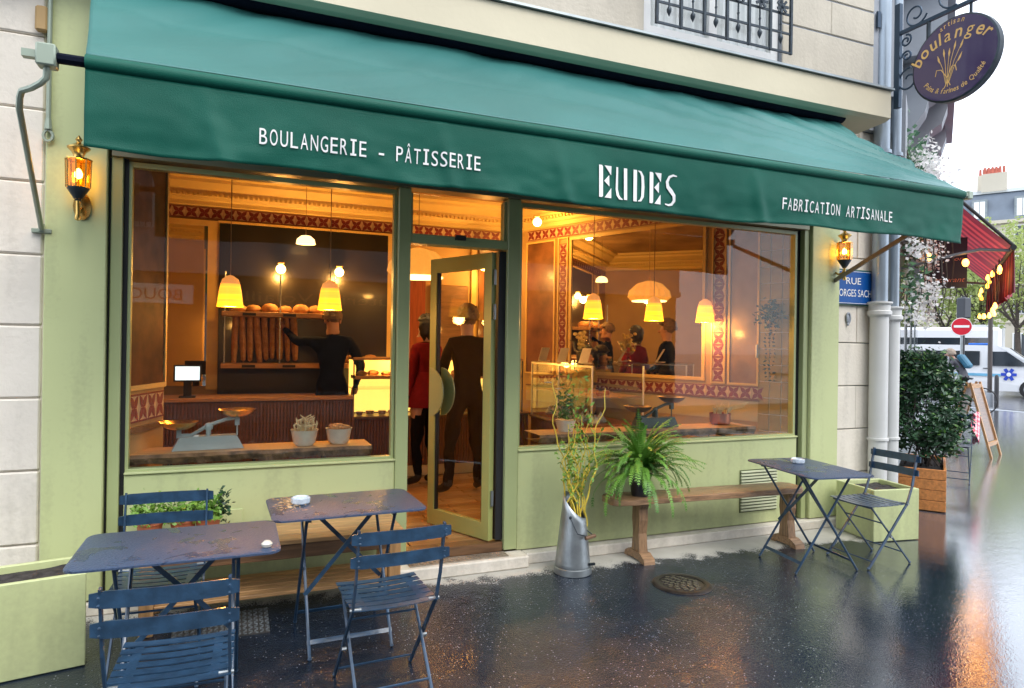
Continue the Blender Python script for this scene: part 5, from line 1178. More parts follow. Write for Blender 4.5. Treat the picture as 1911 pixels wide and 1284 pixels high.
def spiral(cy, cz_, r0, r1, a0, turns, n=26):
    return [(5.5, cy+(r0+(r1-r0)*i/n)*math.cos(a0+turns*6.283*i/n), cz_+(r0+(r1-r0)*i/n)*math.sin(a0+turns*6.283*i/n)) for i in range(n+1)]
for P in (spiral(-.38, 4.56, .11, .03, R(200), 1.3), spiral(-.70, 4.60, .13, .03, R(250), 1.4), spiral(-.29, 4.36, .055, .015, R(90), 1.4), spiral(-.32, 4.0, .11, .03, R(100), -1.2), spiral(-.30, 4.22, .05, .015, R(0), 1.3)):
    MB().tube(P, .009, 6).build('scroll', BL, T_, smooth=True)

# ================================================================ NEIGHBOUR (turning away to the right)
NO = Vector((5.93, .13, 0)); NA = R(34.85)
def nb(s, o, z): return (NO.x+math.cos(NA)*s+math.sin(NA)*o, NO.y+math.sin(NA)*s-math.cos(NA)*o, z)   # s along the wall, o out to the street
N = thing('restaurant_building', 'Grey stone corner building with carved corbels above a dark restaurant front', 'building', NO, NA)
def nbx(name, m, s0, s1, o0, o1, z0, z1, parent=N, **k):
    q = MB(); q.box(s0, s1, -o1, -o0, z0, z1)
    if parent is not N and parent is not None and parent in ROOT: pass
    return q.build(name, m, parent, world=False, **k)
DKF = mat('dark_teal_front', (.03, .06, .075), .35, var=.2)
nbx('wall', STONEG, .02, 9, -.8, -.02, 2.9, 13); nbx('shopfront', DKF, .03, 9, -.8, .0, 0, 2.9)
nbx('string_course', STONEG, .01, 9, -.0, .10, 2.9, 3.05); nbx('pilaster', STONEG, .05, .5, 0, .08, 3.06, 4.1)
for s in (1.0, 3.0, 5.0, 7.0):
    w_ = nbx('window', DKF, s, s+1.1, -.015, .01, .7, 2.5); nbx('pane', GLASS, s+.06, s+1.04, .011, .018, .76, 2.44, parent=w_)
nbx('oriel', STONEG, 1.2, 4.9, 0, .42, 5.0, 9); nbx('oriel_slab', STONEG, 1.1, 5.0, 0, .52, 4.86, 4.995); nbx('oriel_cornice', STONEG, 1.1, 5.0, 0, .50, 5.6, 5.72)
for s in (1.3, 2.6, 4.0):
    q = MB(); q.prism([(-.42, 4.855), (-.44, 4.7), (-.38, 4.5), (-.25, 4.42), (-.22, 4.3), (-.12, 4.15), (-.06, 4.0), (.0, 3.95), (.0, 4.855)], 'x', s, s+.35); q.build('corbel', STONEG, N, world=False)
    q = MB(); q.tube([(s+.36, -.27+.09*math.cos(a)*(1-a/14), 4.66+.09*math.sin(a)*(1-a/14)) for a in [i*.5 for i in range(20)]], .014, 6); q.build('volute', STONEG, N, world=False)
for s in (1.7, 3.4):
    nbx('window', DKF, s, s+.9, .421, .44, 5.9, 8); 
# wisteria
T_ = thing('climbing_wisteria', 'White flowering climber trailing down the restaurant corner over a dark board', 'climber', nb(.8, .3, 0))
rs = random.Random(2); q = MB()
for k in range(7):
    s, o = .3+rs.random()*1.4, .18+rs.random()*.3; P = [nb(s, .05, 3.8-.3*k/3), nb(s+.05, o, 3.2), nb(s+.02, o+.05, 2.6-.1*k), nb(s, o, 2.0)]; q.tube(P, [.012, .010, .007, .003], 5)
q.build('stem', BARKD, T_)
CL = [(rs.uniform(.1, 2.4), rs.uniform(.04, .20), rs.uniform(1.8, 3.9)) for _ in range(28)]
CL = [(s, o*(1 if z > 2.3 else .7), z) for s, o, z in CL]
q = MB()
for s, o, z in CL: leafcloud(q, 34, lambda i: (Vector(nb(s, o, z))+Vector((rs.gauss(0, .10), rs.gauss(0, .08), rs.gauss(0, .12))), 0), .040, 1.9)
q.build('foliage', mat('bluish_leaf', (.07, .17, .10), .5, scale=6, col2=(.16, .30, .15)), T_, recalc=False)
q = MB()
for s, o, z in CL: leafcloud(q, 95, lambda i: (Vector(nb(s-.08, o+.13, z-.06-.002*i))+Vector((rs.gauss(0, .065), rs.gauss(0, .06), rs.gauss(0, .06))), 0), .034, 1.2)
q.build('blossom', FLOWER, T_, recalc=False)
# restaurant board
T_ = thing('restaurant_board', 'Dark hanging board with orange script reading restaurant, half behind the flowers', 'sign', nb(3.0, .45, 2.42))
q = MB(); q.add([nb(3.0, .2, 2.42), nb(3.0, .68, 2.42), nb(3.04, .68, 2.42), nb(3.04, .2, 2.42), nb(3.0, .2, 3.08), nb(3.0, .68, 3.08), nb(3.04, .68, 3.08), nb(3.04, .2, 3.08)], [(0,3,2,1),(4,5,6,7),(0,1,5,4),(1,2,6,5),(2,3,7,6),(3,0,4,7)]); q.build('board', mat('dark_plum_board', (.02, .012, .03), .4), T_)
q = MB()
for body, u0, u1, z, h in (('restaurant', .24, .66, 2.50, .09), ('on', .54, .64, 2.78, .07)):
    v, f = text_mesh(body, 1, 'LEFT', .35); a = min(p.x for p in v); b_ = max(p.x for p in v)
    q.add([nb(2.996, u0+(p.x-a)*(u1-u0)/(b_-a), z+p.y*h) for p in v], f)
q.build('lettering', mat('orange_print', (.85, .30, .18), .5), T_, recalc=False)
# red awning
def translucent(m, f):
    n = m.node_tree; b = n.nodes['Principled BSDF']; o = n.nodes['Material Output']; t = n.nodes.new('ShaderNodeBsdfTranslucent'); mx = n.nodes.new('ShaderNodeMixShader'); mx.inputs[0].default_value = f
    l = b.inputs['Base Color'].links[0].from_socket; n.links.new(l, t.inputs[0]); n.links.new(b.outputs[0], mx.inputs[1]); n.links.new(t.outputs[0], mx.inputs[2]); n.links.new(mx.outputs[0], o.inputs[0])
for m_ in (LEAFY, FLOWER, MATS['bluish_leaf']): translucent(m_, .45)
T_ = thing('red_striped_awning', 'Red and maroon striped awning with string bulbs over the restaurant front', 'awning', nb(3.6, .5, 2.7))
RDA, RDB = mat('red_canvas', (.55, .07, .09), .6, var=.1, scale=3), mat('maroon_canvas', (.24, .035, .06), .6, var=.1, scale=3)
translucent(RDA, .35); translucent(RDB, .35)
q = MB(); NS = 26; vs = []
for i in range(NS+1):
    s = 1.41+4.48*i/NS
    for j in range(7): u = j/6; vs.append(nb(s, .03+1.01*u, 3.85-1.13*u-.05*math.sin(math.pi*u)))
for i in range(NS):
    q.mi = i % 2
    for j in range(6): pass
q.v = [Vector(v) for v in vs]; q.f = [(i*7+j, i*7+j+1, (i+1)*7+j+1, (i+1)*7+j) for i in range(NS) for j in range(6)]; q.m = [(i % 2) if (i % 7) else 1 for i in range(NS) for j in range(6)]
q.build('canopy', [RDA, RDB], T_, recalc=False)
q = MB(); vs = []
for i in range(NS*3+1):
    s = 1.41+4.48*i/(NS*3); o = 1.05+.02*math.sin(i*1.1); vs += [nb(s, 1.05, 2.71), nb(s, o, 2.22+.02*math.sin(i*.9))]
q.v = [Vector(v) for v in vs]; q.f = [(2*i, 2*i+1, 2*i+3, 2*i+2) for i in range(NS*3)]; q.m = [(i//3) % 2 for i in range(NS*3)]; q.build('valance', [RDB, RDA], T_, recalc=False, solid=.004)
q = MB(); q.tube([nb(1.38, 1.04, 2.71), nb(5.92, 1.04, 2.71)], .03, 8); q.tube([nb(1.40, .03, 3.86), nb(1.40, 1.04, 2.73)], .018, 8); q.build('front_bar', BLACK, T_)
for s in (1.5, 5.7): MB().tube([nb(s, .0, 2.55), nb(s, .45, 2.66), nb(s, .75, 2.72), nb(s, 1.02, 2.69)], .018, 8).build('arm', mat('grey_arm', (.16, .17, .18), .4, .5), T_, smooth=True)
BULB = mat('string_bulb_glow', (1, .8, .4), .4, emit=(1, .36, .045), estr=4)
T_ = thing('string_lights', 'String of glowing orange bulbs hung along the red striped awning', 'string lights', nb(3.6, .95, 2.4))
P = []; 
for i in range(34):
    s = 1.5+4.3*i/33; z = (2.52, 2.14)[(i//2) % 2]+.05*math.sin(i*1.7); P.append(nb(s, .93, z+.05))
    if i % 2 == 0:
        b_ = MB(); b_.lathe([(0, -.06), (.018, -.05), (.024, -.03), (.016, .0), (.009, .015), (0, .02)], nb(s, .93+.03*math.sin(i*2), z), 8); b_.build('bulb', BULB, T_, smooth=True)
for s, o, z in ((1.5, .62, 2.58), (1.45, .30, 2.92), (1.47, .27, 2.66)): MB().ell(nb(s, o, z), (.035, .035, .045), 8, 6).build('bulb', BULB, T_, smooth=True)
MB().tube(P, .004, 5).build('cord', BLACK, T_)
point('bulb_light', nb(2.2, .8, 2.45), 1.6, (1, .5, .15), .1, T_); point('bulb_light', nb(4.2, .8, 2.45), 1.6, (1, .5, .15), .1, T_)
# orange planter and shrub
T_ = thing('cedar_planter', 'Orange wooden plank planter box holding the big dark shrub', 'planter', nb(.80, .235, 0), NA)
for i in range(4):
    z = .01+i*.103; MB().bev(-.5, .5, -.22, -.195, z, z+.099, .003).build('plank', ORANGEW, T_, world=False); MB().bev(-.525, -.50, -.22, .2, z, z+.099, .003).build('plank', ORANGEW, T_, world=False); MB().bev(.50, .525, -.22, .2, z, z+.099, .003).build('plank', ORANGEW, T_, world=False)
MB().box(-.495, .495, -.19, .195, .3, .38).build('soil', SOIL, T_, world=False)
T_ = thing('large_shrub', 'Big dark green leafy shrub growing in the orange wooden planter', 'shrub', nb(.76, .24, .36))
rs = random.Random(8); q = MB()
for i in range(16):
    a = rs.random()*6.28; q.tube([(rs.uniform(-.25, .25), rs.uniform(-.1, .1), 0), (.15*math.cos(a)+rs.uniform(-.2, .2), .12*math.sin(a), .4), (.3*math.cos(a), .25*math.sin(a), .85)], [.010, .007, .003], 5)
q.build('stem', BARKD, T_, world=False)
q = MB()
blobs = []
for i in range(120):
    a = rs.random()*6.28; v = rs.uniform(.05, 1); r_ = .33*math.sin(math.pi*min(1, .22+.72*v))**.6*rs.uniform(.6, 1.08); blobs.append(Vector((r_*math.cos(a)*1.08, r_*math.sin(a), .12+v*1.06)))
for b_ in blobs: leafcloud(q, 60, lambda i: (b_+Vector((rs.gauss(0, .055), rs.gauss(0, .055), rs.gauss(0, .05))), 0), .026, 2.6)
q.build('foliage', LEAFD, T_, world=False, recalc=False)
q = MB()
for b_ in blobs[::3]: leafcloud(q, 16, lambda i: (b_*1.06+Vector((rs.gauss(0, .05), rs.gauss(0, .05), rs.gauss(0, .05))), 0), .024, 2.6)
q.build('young_leaves', LEAF, T_, world=False, recalc=False)
# A-board and terrace bits
def obox(q, c, rz, sx, sy, z0, z1):
    q.T = Matrix.Translation((c[0], c[1], 0)) @ Matrix.Rotation(rz, 4, 'Z'); q.box(-sx/2, sx/2, -sy/2, sy/2, z0, z1); q.T = None
T_ = thing('menu_board', 'Folding wooden A shaped menu board standing on the wet pavement beyond the shrub', 'board', (10.55, 2.32, 0), R(20))
for sy in (-1, 1):
    q = MB()
    for x in (-.3, .26): q.bar((x+.02, sy*.30, 0), (x+.02, sy*.02, 1.12), .045, .03, (0, 1, 0))
    q.bar((-.26, sy*.035, 1.06), (.26, sy*.035, 1.06), .06, .03, (0, 1, 0)); q.bar((-.26, sy*.25, .2), (.26, sy*.25, .2), .06, .03, (0, 1, 0)); q.build('board_frame', WOOD, T_, world=False)
    q = MB(); q.add([(-.26, sy*.235, .24), (.26, sy*.235, .24), (.26, sy*.04, 1.03), (-.26, sy*.04, 1.03)], [(0, 1, 2, 3)]); q.build('board_panel', WOODD if sy < 0 else WOOD, T_, world=False, solid=.01)
cc = copy_tree(c0); place(cc, (8.15, 1.02, 0), R(120), 'Dark folding chair beyond the shrub with a pink checked cloth over it')
GING = mat('pink_check', (.75, .12, .18), .8); 
T_ = thing('checked_cloth', 'Pink and white checked cloth hanging over the chair beyond the shrub', 'cloth', (8.45, 1.15, .5))
q = MB()
def fc(u, v): return (8.42+.30*u, .93+.18*u+.05*math.sin(v*5+u*4), .80-.36*v+.03*math.sin(u*9))
q.grid(fc, 10, 12); q.m = [1 if (i % 10+i//10) % 2 else 0 for i in range(120)]; q.build('cloth_sheet', [GING, mat('pale_pink', (.75, .55, .55), .8)], T_, recalc=False, solid=.003)

# ================================================================ AVENUE
def at(pxx, dist):   # heading helper for far objects (metres from the camera along its axis)
    u = (pxx-955.5)/1240; return Vector((math.sin(yaw)+math.cos(yaw)*u, math.cos(yaw)-math.sin(yaw)*u, 0))*dist+Vector((0, -4.45, 0))
WP = mat('white_car_paint', (.70, .71, .73), .25, var=.02, coat=.6); CGL = mat('car_glass', (.015, .022, .03), .06, var=.2, coat=1); RUB = mat('rubber', (.015, .015, .016), .7); SBL = mat('sky_blue_stripe', (.16, .42, .62), .35)
def wheel(q, r_, w_, x, y): q.T = Matrix.Translation((x, y, r_)) @ Matrix.Rotation(R(90), 4, 'X'); q.lathe([(r_*.6, -w_/2), (r_*.95, -w_/2), (r_, -w_/3), (r_, w_/3), (r_*.95, w_/2), (r_*.6, w_/2)], n=22); q.T = None
VA = R(-61)
def van(label, loc, rz):
    T_ = thing('ambulance_van', label, 'van', loc, rz)
    prof = [(-2.5, .32), (-2.52, .9), (-2.48, 1.7), (-2.35, 1.94), (-1.9, 1.99), (.55, 1.97), (.95, 1.88), (1.75, 1.22), (2.35, 1.05), (2.5, .85), (2.52, .35), (2.4, .25), (-2.3, .25)]
    q = MB(); n = len(prof); vs = []
    for y, ins in ((-.96, .0), (-.86, .03), (.86, .03), (.96, .0)): pass
    for y, k in ((-.86, 1), (-.95, .0), (.95, .0), (.86, 1)):
        for x, z in prof: vs.append((x*(1-.0*k), y if z < 1.2 else y*(1-.10*(z-1.2)), z-.0*k))
    q.prism([(x, z) for x, z in prof], 'y', -.94, .94)
    for i, v in enumerate(q.v):
        if v.z > 1.2: v.y *= 1-.13*(v.z-1.2)
    q.build('van_body', WP, T_, world=False)
    for (a, b_, z0, z1) in ((-2.3, -1.0, 1.2, 1.75), (-.93, .05, 1.2, 1.75)):
        for sy in (-1, 1):
            q = MB(); q.add([(a, sy*.946, z0), (b_, sy*.946, z0), (b_, sy*.882, z1), (a, sy*.882, z1)], [(0, 1, 2, 3)]); q.build('side_window', CGL, T_, world=False, solid=.01)
    for sy in (-1, 1):
        q = MB(); q.add([(.32, sy*.946, 1.2), (1.55, sy*.946, 1.2), (.88, sy*.882, 1.74), (.32, sy*.882, 1.74)], [(0, 1, 2, 3)]); q.build('door_window', CGL, T_, world=False, solid=.01)
        q = MB(); q.box(-2.4, .7, sy*.945-.004, sy*.945+.004, .80, .90); q.build('stripe', SBL, T_, world=False)
        q = MB()
        for k in range(3):
            a = k*math.pi/3; c_, s_ = math.cos(a), math.sin(a); q.add([(.95+u*c_-v*s_, sy*(.957+.002*k), .88+u*s_+v*c_) for u, v in ((-.24, -.055), (.24, -.055), (.24, .055), (-.24, .055))], [(0, 1, 2, 3)])
        q.build('star_badge', mat('badge_blue', (.02, .06, .45), .4), T_, world=False, recalc=False); MB().ell((.95, sy*.966, .88), (.07, .006, .08), 10, 6).build('badge_centre', WHITEP, T_, world=False)
        for x in (.15, -.9): MB().box(x, x+.22, sy*.95-.01, sy*.95+.01, 1.08, 1.11).build('handle', IRON, T_, world=False)
        for x in (-1.55, 1.6):
            q = MB(); wheel(q, .34, .22, x, sy*.86); w_ = q.build('wheel', RUB, T_, world=False, smooth=True); q = MB(); q.T = Matrix.Translation((x, sy*.96, .34)) @ Matrix.Rotation(R(90), 4, 'X'); q.lathe([(0, -.02), (.21, -.02), (.21, .02), (0, .02)], n=16); q.build('rim', GALV, w_, world=False)
    q = MB(); q.add([(.98, -.80, 1.88), (.98, .80, 1.88), (1.76, .86, 1.24), (1.76, -.86, 1.24)], [(0, 1, 2, 3)]); q.build('windscreen', CGL, T_, world=False, solid=.01)
    MB().bev(-.35, .35, -.5, .5, 1.985, 2.06, .02).build('light_bar', mat('blue_beacon', (.02, .12, .45), .2), T_, world=False)
    return T_
p = at(1829, 26.3); van('White ambulance van with blue stripe and star badge crossing the end of the street', (p.x, p.y, -.12), VA)
# camper truck
p = at(1839, 44); T_ = thing('white_truck', 'White box truck with a small red badge above its cab behind the ambulance', 'truck', (p.x, p.y, -.12), R(33))
MB().bev(-1.2, 4.5, -1.0, 1.0, 1.65, 3.5, .12).build('box', WP, T_, world=False); MB().bev(-1.5, .2, -1.0, 1.0, .35, 1.54, .12).build('cab', WP, T_, world=False)
q = MB(); q.box(-1.52, -1.49, -.85, .85, 1.15, 1.72); q.build('windscreen', mat('sky_glass', (.10, .25, .40), .1), T_, world=False)
MB().box(-1.225, -1.202, -.15, .75, 2.25, 2.52).build('badge', mat('badge_red', (.65, .02, .10), .4), T_, world=False)
q = MB(); v, f = text_mesh('AVIS', 1, 'LEFT'); a = min(t.x for t in v); b_ = max(t.x for t in v); q.add([(-1.23, .68-(t.x-a)/(b_-a)*.76, 2.30+t.y*.24) for t in v], f); q.build('lettering', WHITEP, T_, world=False, recalc=False)
q = MB(); 
for x in (-.8, 3.2):
    for y in (-.9, .9): q = MB(); wheel(q, .38, .25, x, y); q.build('wheel', RUB, T_, world=False)
p = at(1757, 36); T_ = thing('white_minibus', 'White minibus with a long dark window parked across the avenue', 'minibus', (p.x, p.y, -.12), R(-57))
MB().bev(-2.6, 2.6, -1, 1, .35, 3.0, .15).build('bus_body', WP, T_, world=False); MB().box(-2.0, 2.2, -1.01, -.99, 1.5, 2.45).build('side_window', CGL, T_, world=False)
for x in (-1.6, 1.6): q = MB(); wheel(q, .4, .25, x, -.9); q.build('wheel', RUB, T_, world=False)
p = at(1935, 40); T_ = thing('parked_car', 'Silver parked car at the foot of the far tree', 'car', (p.x, p.y, -.12), R(-57))
q = MB(); q.prism([(-2, .3), (-2.05, .8), (-1.4, .95), (-.9, 1.42), (.6, 1.42), (1.2, .95), (2, .8), (2.05, .3)], 'y', -.85, .85); q.build('car_body', mat('silver_paint', (.4, .42, .43), .3, .4), T_, world=False); q = MB(); q.prism([(-1.3, .97), (-.85, 1.36), (.55, 1.36), (1.1, .97)], 'y', -.856, .856); q.build('side_window', CGL, T_, world=False)
for x in (-1.3, 1.3): q = MB(); wheel(q, .32, .2, x, -.78); q.build('wheel', RUB, T_, world=False)
# posts and signs at the kerb
p = at(1848, 19.2); T_ = thing('lamp_post_base', 'Tall thin brown metal post standing at the kerb', 'post', (p.x, p.y, 0)); MB().tube([(0, 0, 0), (0, 0, 2.62)], .06, 10).build('shaft', mat('brown_post', (.09, .075, .07), .5, .3), T_, world=False, smooth=True); MB().lathe([(.10, 0), (.10, .35), (.07, .42)], n=10).build('base_sleeve', STONEG, T_, world=False, smooth=True)
p = at(1861, 19.0); T_ = thing('bollard', 'Short dark bollard at the kerb in front of the star badge', 'bollard', (p.x, p.y, 0)); MB().lathe([(.055, 0), (.055, .82), (.05, .88), (.035, .93), (0, .95)], n=12).build('shaft', mat('dark_post', (.05, .05, .055), .5, .3), T_, world=False, smooth=True)
p = at(1794, 19.6); T_ = thing('no_entry_sign', 'Round red no entry sign with white bar on a pale pole', 'road sign', (p.x, p.y, 0)); va = yaw+math.atan((1794-955.5)/1240)
def facing(o): return Matrix.Rotation(-va, 4, 'Z')
MB().tube([(0, 0, 0), (0, 0, 2.1)], .03, 8).build('pole', GALV, T_, world=False, smooth=True)
for nm, r_, yo, m_ in (('sign_rim', .265, -.04, WHITEP), ('sign_face', .245, -.046, mat('signal_red', (.60, .01, .03), .4))):
    q = MB(); q.T = facing(0) @ Matrix.Translation((0, yo, 2.33)) @ Matrix.Rotation(R(90), 4, 'X'); q.lathe([(0, -.004), (r_, -.004), (r_, .002), (0, .002)], n=28); q.T = None; q.build(nm, m_, T_, world=False)
q = MB(); q.T = facing(0); q.box(-.19, .19, -.054, -.051, 2.30, 2.37); q.build('sign_bar', WHITEP, T_, world=False)
p = at(1797, 20.4); T_ = thing('traffic_signal', 'Dark grey back of a traffic signal above the no entry sign', 'traffic light', (p.x, p.y, 0)); MB().tube([(0, 0, 0), (0, 0, 3.3)], .05, 8).build('pole', mat('dark_pole', (.06, .06, .065), .5, .3), T_, world=False); MB().bev(-.16, .16, -.14, .12, 2.62, 3.25, .03).build('signal_housing', mat('housing', (.045, .05, .06), .5), T_, world=False)
# cyclist
p = at(1790, 17.2); CY = (p.x, p.y, -.0)
T_ = thing('bicycle', 'Dark bicycle under the hooded cyclist at the kerb', 'bicycle', CY, R(105))
for x in (-.52, .52):
    q = MB(); q.tube([(x+.33*math.cos(a), 0, .35+.33*math.sin(a)) for a in [i*.2618 for i in range(25)]], .016, 6); 
    w_ = q.build('wheel', RUB, T_, world=False, smooth=True)
    q = MB()
    for i in range(8): a = i*.785; q.tube([(x, 0, .35), (x+.32*math.cos(a), 0, .35+.32*math.sin(a))], .002, 3)
    q.build('spokes', GALV, w_, world=False)
q = MB()
for a, b_ in (((-.52, .35), (-.05, .32)), ((-.52, .35), (-.18, .82)), ((-.05, .32), (-.2, .88)), ((-.05, .32), (.38, .85)), ((-.17, .78), (.36, .80)), ((.36, .98), (.52, .35))): q.tube([(a[0], 0, a[1]), (b_[0], 0, b_[1])], .016, 6)
q.tube([(.34, -.27, 1.0), (.37, 0, .98), (.34, .27, 1.0)], .012, 6); q.bev(-.32, -.08, -.06, .06, .88, .93, .02); q.build('bicycle_frame', IRON, T_, world=False)
person('Cyclist in a grey hooded jacket leaning over the handlebars near the ambulance', (CY[0], CY[1], .0), R(15), (mat('grey_jacket', (.07, .07, .085), .8), DKT),
       dict(pelvis=(0, -.18, .98), waist=(0, -.10, 1.10), chest=(0, .06, 1.30), neck=(0, .16, 1.42), jaw=(0, .21, 1.47), head=(0, .22, 1.55), crown=(0, .21, 1.61), shL=(-.16, .10, 1.36), shR=(.16, .10, 1.36), elL=(-.22, .22, 1.18), elR=(.22, .22, 1.18), wrL=(-.22, .36, 1.04), wrR=(.22, .36, 1.04), hipL=(-.1, -.16, .93), hipR=(.1, -.16, .93), knL=(-.12, .10, .62), knR=(.12, .14, .74), anL=(-.1, -.02, .20), anR=(.1, .02, .36), toL=(-.11, .12, .14), toR=(.11, .15, .30)), ('fluffy', mat('beige_hood', (.35, .28, .22), .8)), 1.75, hands=False)
T_ = thing('backpack', 'Blue backpack on the cyclist back', 'backpack', (CY[0], CY[1], 1.2), R(15)); q = MB(); q.T = Matrix.Rotation(R(-35), 4, 'X'); q.bev(-.14, .14, -.26, -.12, -.16, .24, .04); q.T = None; q.build('pack', mat('blue_pack', (.02, .12, .20), .6), T_, world=False)

# trees on the avenue
def tree(label, p, h, cr, seed, leafm=LEAFY, n=120, trunk_r=.2, group=None):
    rs = random.Random(seed); T_ = thing('plane_tree', label, 'tree', (p.x, p.y, -.1), 0, group)
    q = MB(); th = h*.38; q.tube([(0, 0, 0), (.08, 0, th*.5), (0, .05, th)], [trunk_r, trunk_r*.8, trunk_r*.7], 9); q.build('trunk', BARKD, T_, world=False, smooth=True)
    tips = []
    for i in range(7):
        a = i*.9+rs.random()*.5; e = rs.uniform(.5, 1.2); L_ = h*.5*rs.uniform(.7, 1.1); d = Vector((math.cos(a)*math.cos(e), math.sin(a)*math.cos(e), math.sin(e)))
        b0 = Vector((0, .05, th*rs.uniform(.85, 1))); P = [b0+d*L_*t+Vector((0, 0, .12*L_*t*t))+Vector((rs.gauss(0, .06), rs.gauss(0, .06), 0))*t*3 for t in (0, .3, .6, 1)]
        q = MB(); q.tube(P, [trunk_r*.45, trunk_r*.3, trunk_r*.18, .02], 6)
        for k in range(3):
            s0 = P[1+k % 2]; q.tube([s0, s0+Vector((rs.gauss(0, .6), rs.gauss(0, .6), .7)), s0+Vector((rs.gauss(0, 1.1), rs.gauss(0, 1.1), 1.6))], [.05, .03, .01], 5)
        q.build('limb', BARKD, T_, world=False, smooth=True); tips.append(P)
    q = MB(); c_ = Vector((0, 0, h*.68))
    for i in range(n):
        while True:
            v = Vector((rs.uniform(-1, 1), rs.uniform(-1, 1), rs.uniform(-1, 1)))
            if v.length < 1 and v.length > .25: break
        v = Vector((v.x*cr, v.y*cr, v.z*h*.36)); v *= 1+.25*noise.noise(v*.6+Vector((seed, 0, 0)))
        b_ = c_+v; leafcloud(q, 26, lambda _: (b_+Vector((rs.gauss(0, .28), rs.gauss(0, .28), rs.gauss(0, .22))), 0), .17, 1.4)
    q.build('crown', leafm, T_, world=False, recalc=False); return T_
tree('Spring green tree behind the red awning, nearest the grey roofs', at(1835, 45), 10.4, 3.0, 1, group='avenue trees'); tree('Spring green tree with a forked dark trunk at the right edge', at(1899, 41), 9.0, 3.1, 2, n=95, group='avenue trees'); tree('Spring green tree partly hidden by the bakery awning and shrub', at(1765, 47), 8.8, 3.0, 3, n=110, group='avenue trees')
tree('Spring green tree furthest right, cut off by the picture edge', at(1985, 44), 10.5, 3.4, 4, n=150, group='avenue trees')
# far haussmann buildings
HB1 = mat('far_limestone', (.55, .50, .40), .8, var=.06, scale=.4); MANS = mat('slate_mansard', (.13, .16, .20), .5, var=.12, scale=1); POTT = mat('chimney_pot_red', (.45, .12, .08), .8); SHUT = mat('pale_shutter', (.50, .50, .48), .6); FWIN = mat('far_window_glass', (.06, .07, .08), .15)
def far_building(label, pc, w_, h, rz, bays, seed, chim):
    T_ = thing('apartment_building', label, 'building', (pc.x, pc.y, 0), rz); k = dict(world=False)
    MB().box(-w_/2, w_/2, 0, 10, 0, h).build('wall', HB1, T_, **k)
    MB().box(-w_/2-.1, w_/2+.1, -.35, 10, h+.01, h+.30).build('cornice', HB1, T_, **k); MB().box(-w_/2, w_/2, -.12, 0, 4.3, 4.6).build('string_course', HB1, T_, **k); MB().box(-w_/2, w_/2, -.5, -.001, 7.7, 7.9).build('balcony', HB1, T_, **k)
    q = MB(); q.prism([(-.1, h+.31), (10, h+.31), (9.2, h+3.0), (.75, h+3.0)], 'x', -w_/2, w_/2); rf = q.build('roof', MANS, T_, **k)
    q = MB(); q.prism([(.6, h+3.01), (9.4, h+3.01), (5, h+4.2)], 'x', -w_/2, w_/2); q.build('roof', ZINC, T_, **k)
    for i in range(bays):
        x = -w_/2+(i+.5)*w_/bays
        for z0, z1 in ((.8, 3.4), (5.1, 7.4), (8.1, 10.4), (11.2, 13.2)):
            if z1 > h: continue
            f_ = MB().box(x-.62, x+.62, -.06, -.002, z0, z1).build('window', SHUT if (i+int(z0)) % 3 == 0 else WHITEP, T_, **k); MB().box(x-.5, x-.04, -.075, -.0605, z0+.1, z1-.1).build('pane', FWIN, f_, **k); MB().box(x+.04, x+.5, -.075, -.0605, z0+.1, z1-.1).build('pane', FWIN, f_, **k)
            if z0 > 5:
                q = MB()
                for j in range(9): q.box(x-.62+j*.15, x-.60+j*.15, -.2, -.18, z0, z0+.8)
                q.box(x-.64, x+.64, -.21, -.17, z0+.8, z0+.84); q.build('railing', IRON, T_, **k)
        d = MB(); d.box(x-.6, x+.6, .0, 1.2, h+.5, h+2.4); dm = d.build('dormer', ZINC, rf, **k); MB().box(x-.42, x-.03, -.02, -.001, h+.65, h+2.2).build('dormer_window', WHITEP, rf, **k); MB().box(x+.03, x+.42, -.02, -.001, h+.65, h+2.2).build('dormer_window', WHITEP, rf, **k)
    for cx in chim:
        MB().box(cx-1.0, cx+1.0, 3, 4, h+2.5, h+5.4).build('chimney', HB1, T_, **k)
        for j in range(6): MB().lathe([(.13, 0), (.10, .7)], (cx-.75+j*.3, 3.5, h+5.41), 8).build('chimney_pot', POTT, T_, **k)
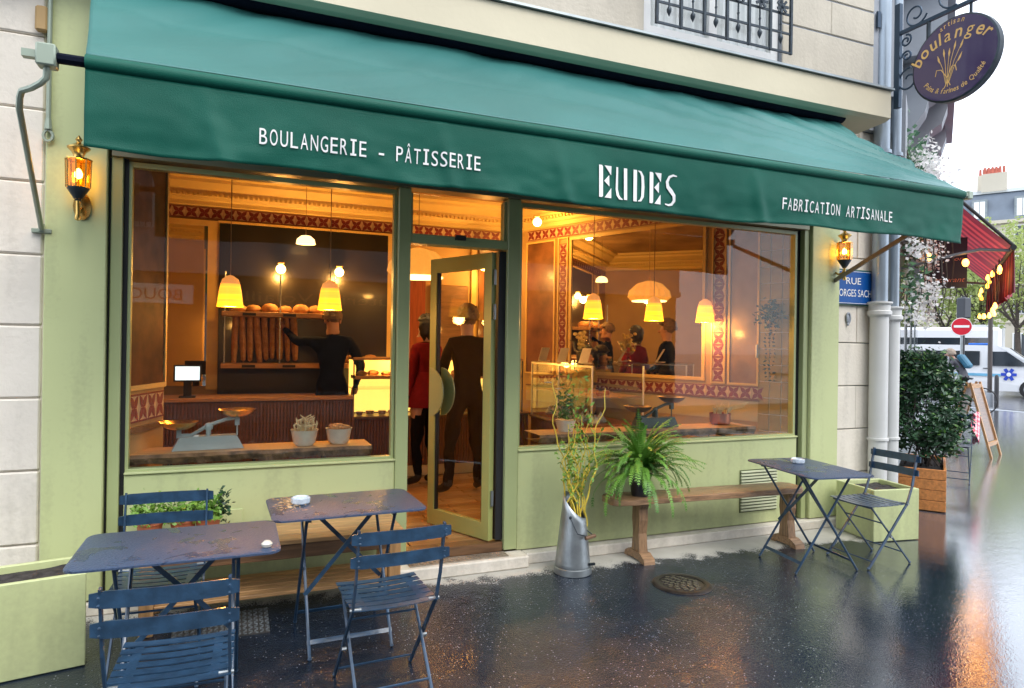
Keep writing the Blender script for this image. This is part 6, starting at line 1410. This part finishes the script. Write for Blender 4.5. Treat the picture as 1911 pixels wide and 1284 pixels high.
pc = at(1905, 60); far_building('Cream apartment block with grey mansard roof and chimney pots across the avenue', pc, 16, 13.4, -(yaw+math.atan(.765)), 5, 1, (-2.2, 5))
pc = at(1765, 66); far_building('Paler apartment block with slate roof further left across the avenue', pc, 13.5, 14.0, -(yaw+math.atan(.65)), 4, 2, (-3.5, 3.5))
# ================================================================ OPPOSITE SIDE OF THE STREET (seen only in reflections)
OP = thing('butcher_building', 'Pale building with a butcher shopfront facing the bakery across the street', 'building', (0, -17, 0))
OW = mat('opposite_wall', (.30, .30, .31), .8, var=.08, scale=.8)
MB().box(-14, 16, -22, -17, 3.55, 9.2).build('wall', OW, OP); MB().box(-14, 16, -22, -17.2, 0, 3.54).build('shopfront', mat('opposite_front', (.05, .04, .04), .4), OP)
MB().box(-14, 16, -17.19, -16.9, 3.55, 3.75).build('string_course', OW, OP); MB().box(-14, 16, -17.0, -16.5, 9.21, 9.5).build('cornice', OW, OP)
for i in range(12):
    x = -12.8+i*2.5; f_ = MB().box(x-.65, x+.65, -16.99, -16.94, 4.8, 7.8).build('window', SHUT, OP); MB().box(x-.5, x+.5, -16.935, -16.92, 4.95, 7.65).build('pane', FWIN, f_)
    q = MB()
    for j in range(10): q.box(x-.65+j*.144, x-.63+j*.144, -16.75, -16.73, 4.8, 5.7)
    q.build('railing', IRON, OP)
MB().box(-9, -1.2, -17.18, -17.0, 2.65, 3.2).build('sign_board', WHITEP, OP); MB().box(-.9, 7.4, -17.18, -17.0, 2.65, 3.3).build('sign_board', BLACK, OP)
for body, x0, x1, z, h, m_ in (('BOUCHERIE', -1.5, -4.1, 2.76, .33, mat('sign_red', (.35, .01, .02), .5)), ('Charcuterie  Volailles', 6.6, -.5, 2.80, .32, CREAM)):
    q = MB(); v, f = text_mesh(body, 1, 'LEFT'); a = min(t.x for t in v); b_ = max(t.x for t in v); q.add([(x0+(t.x-a)/(b_-a)*(x1-x0), -16.99, z+t.y*h/.73) for t in v], f); q.build('lettering', m_, OP, recalc=False)
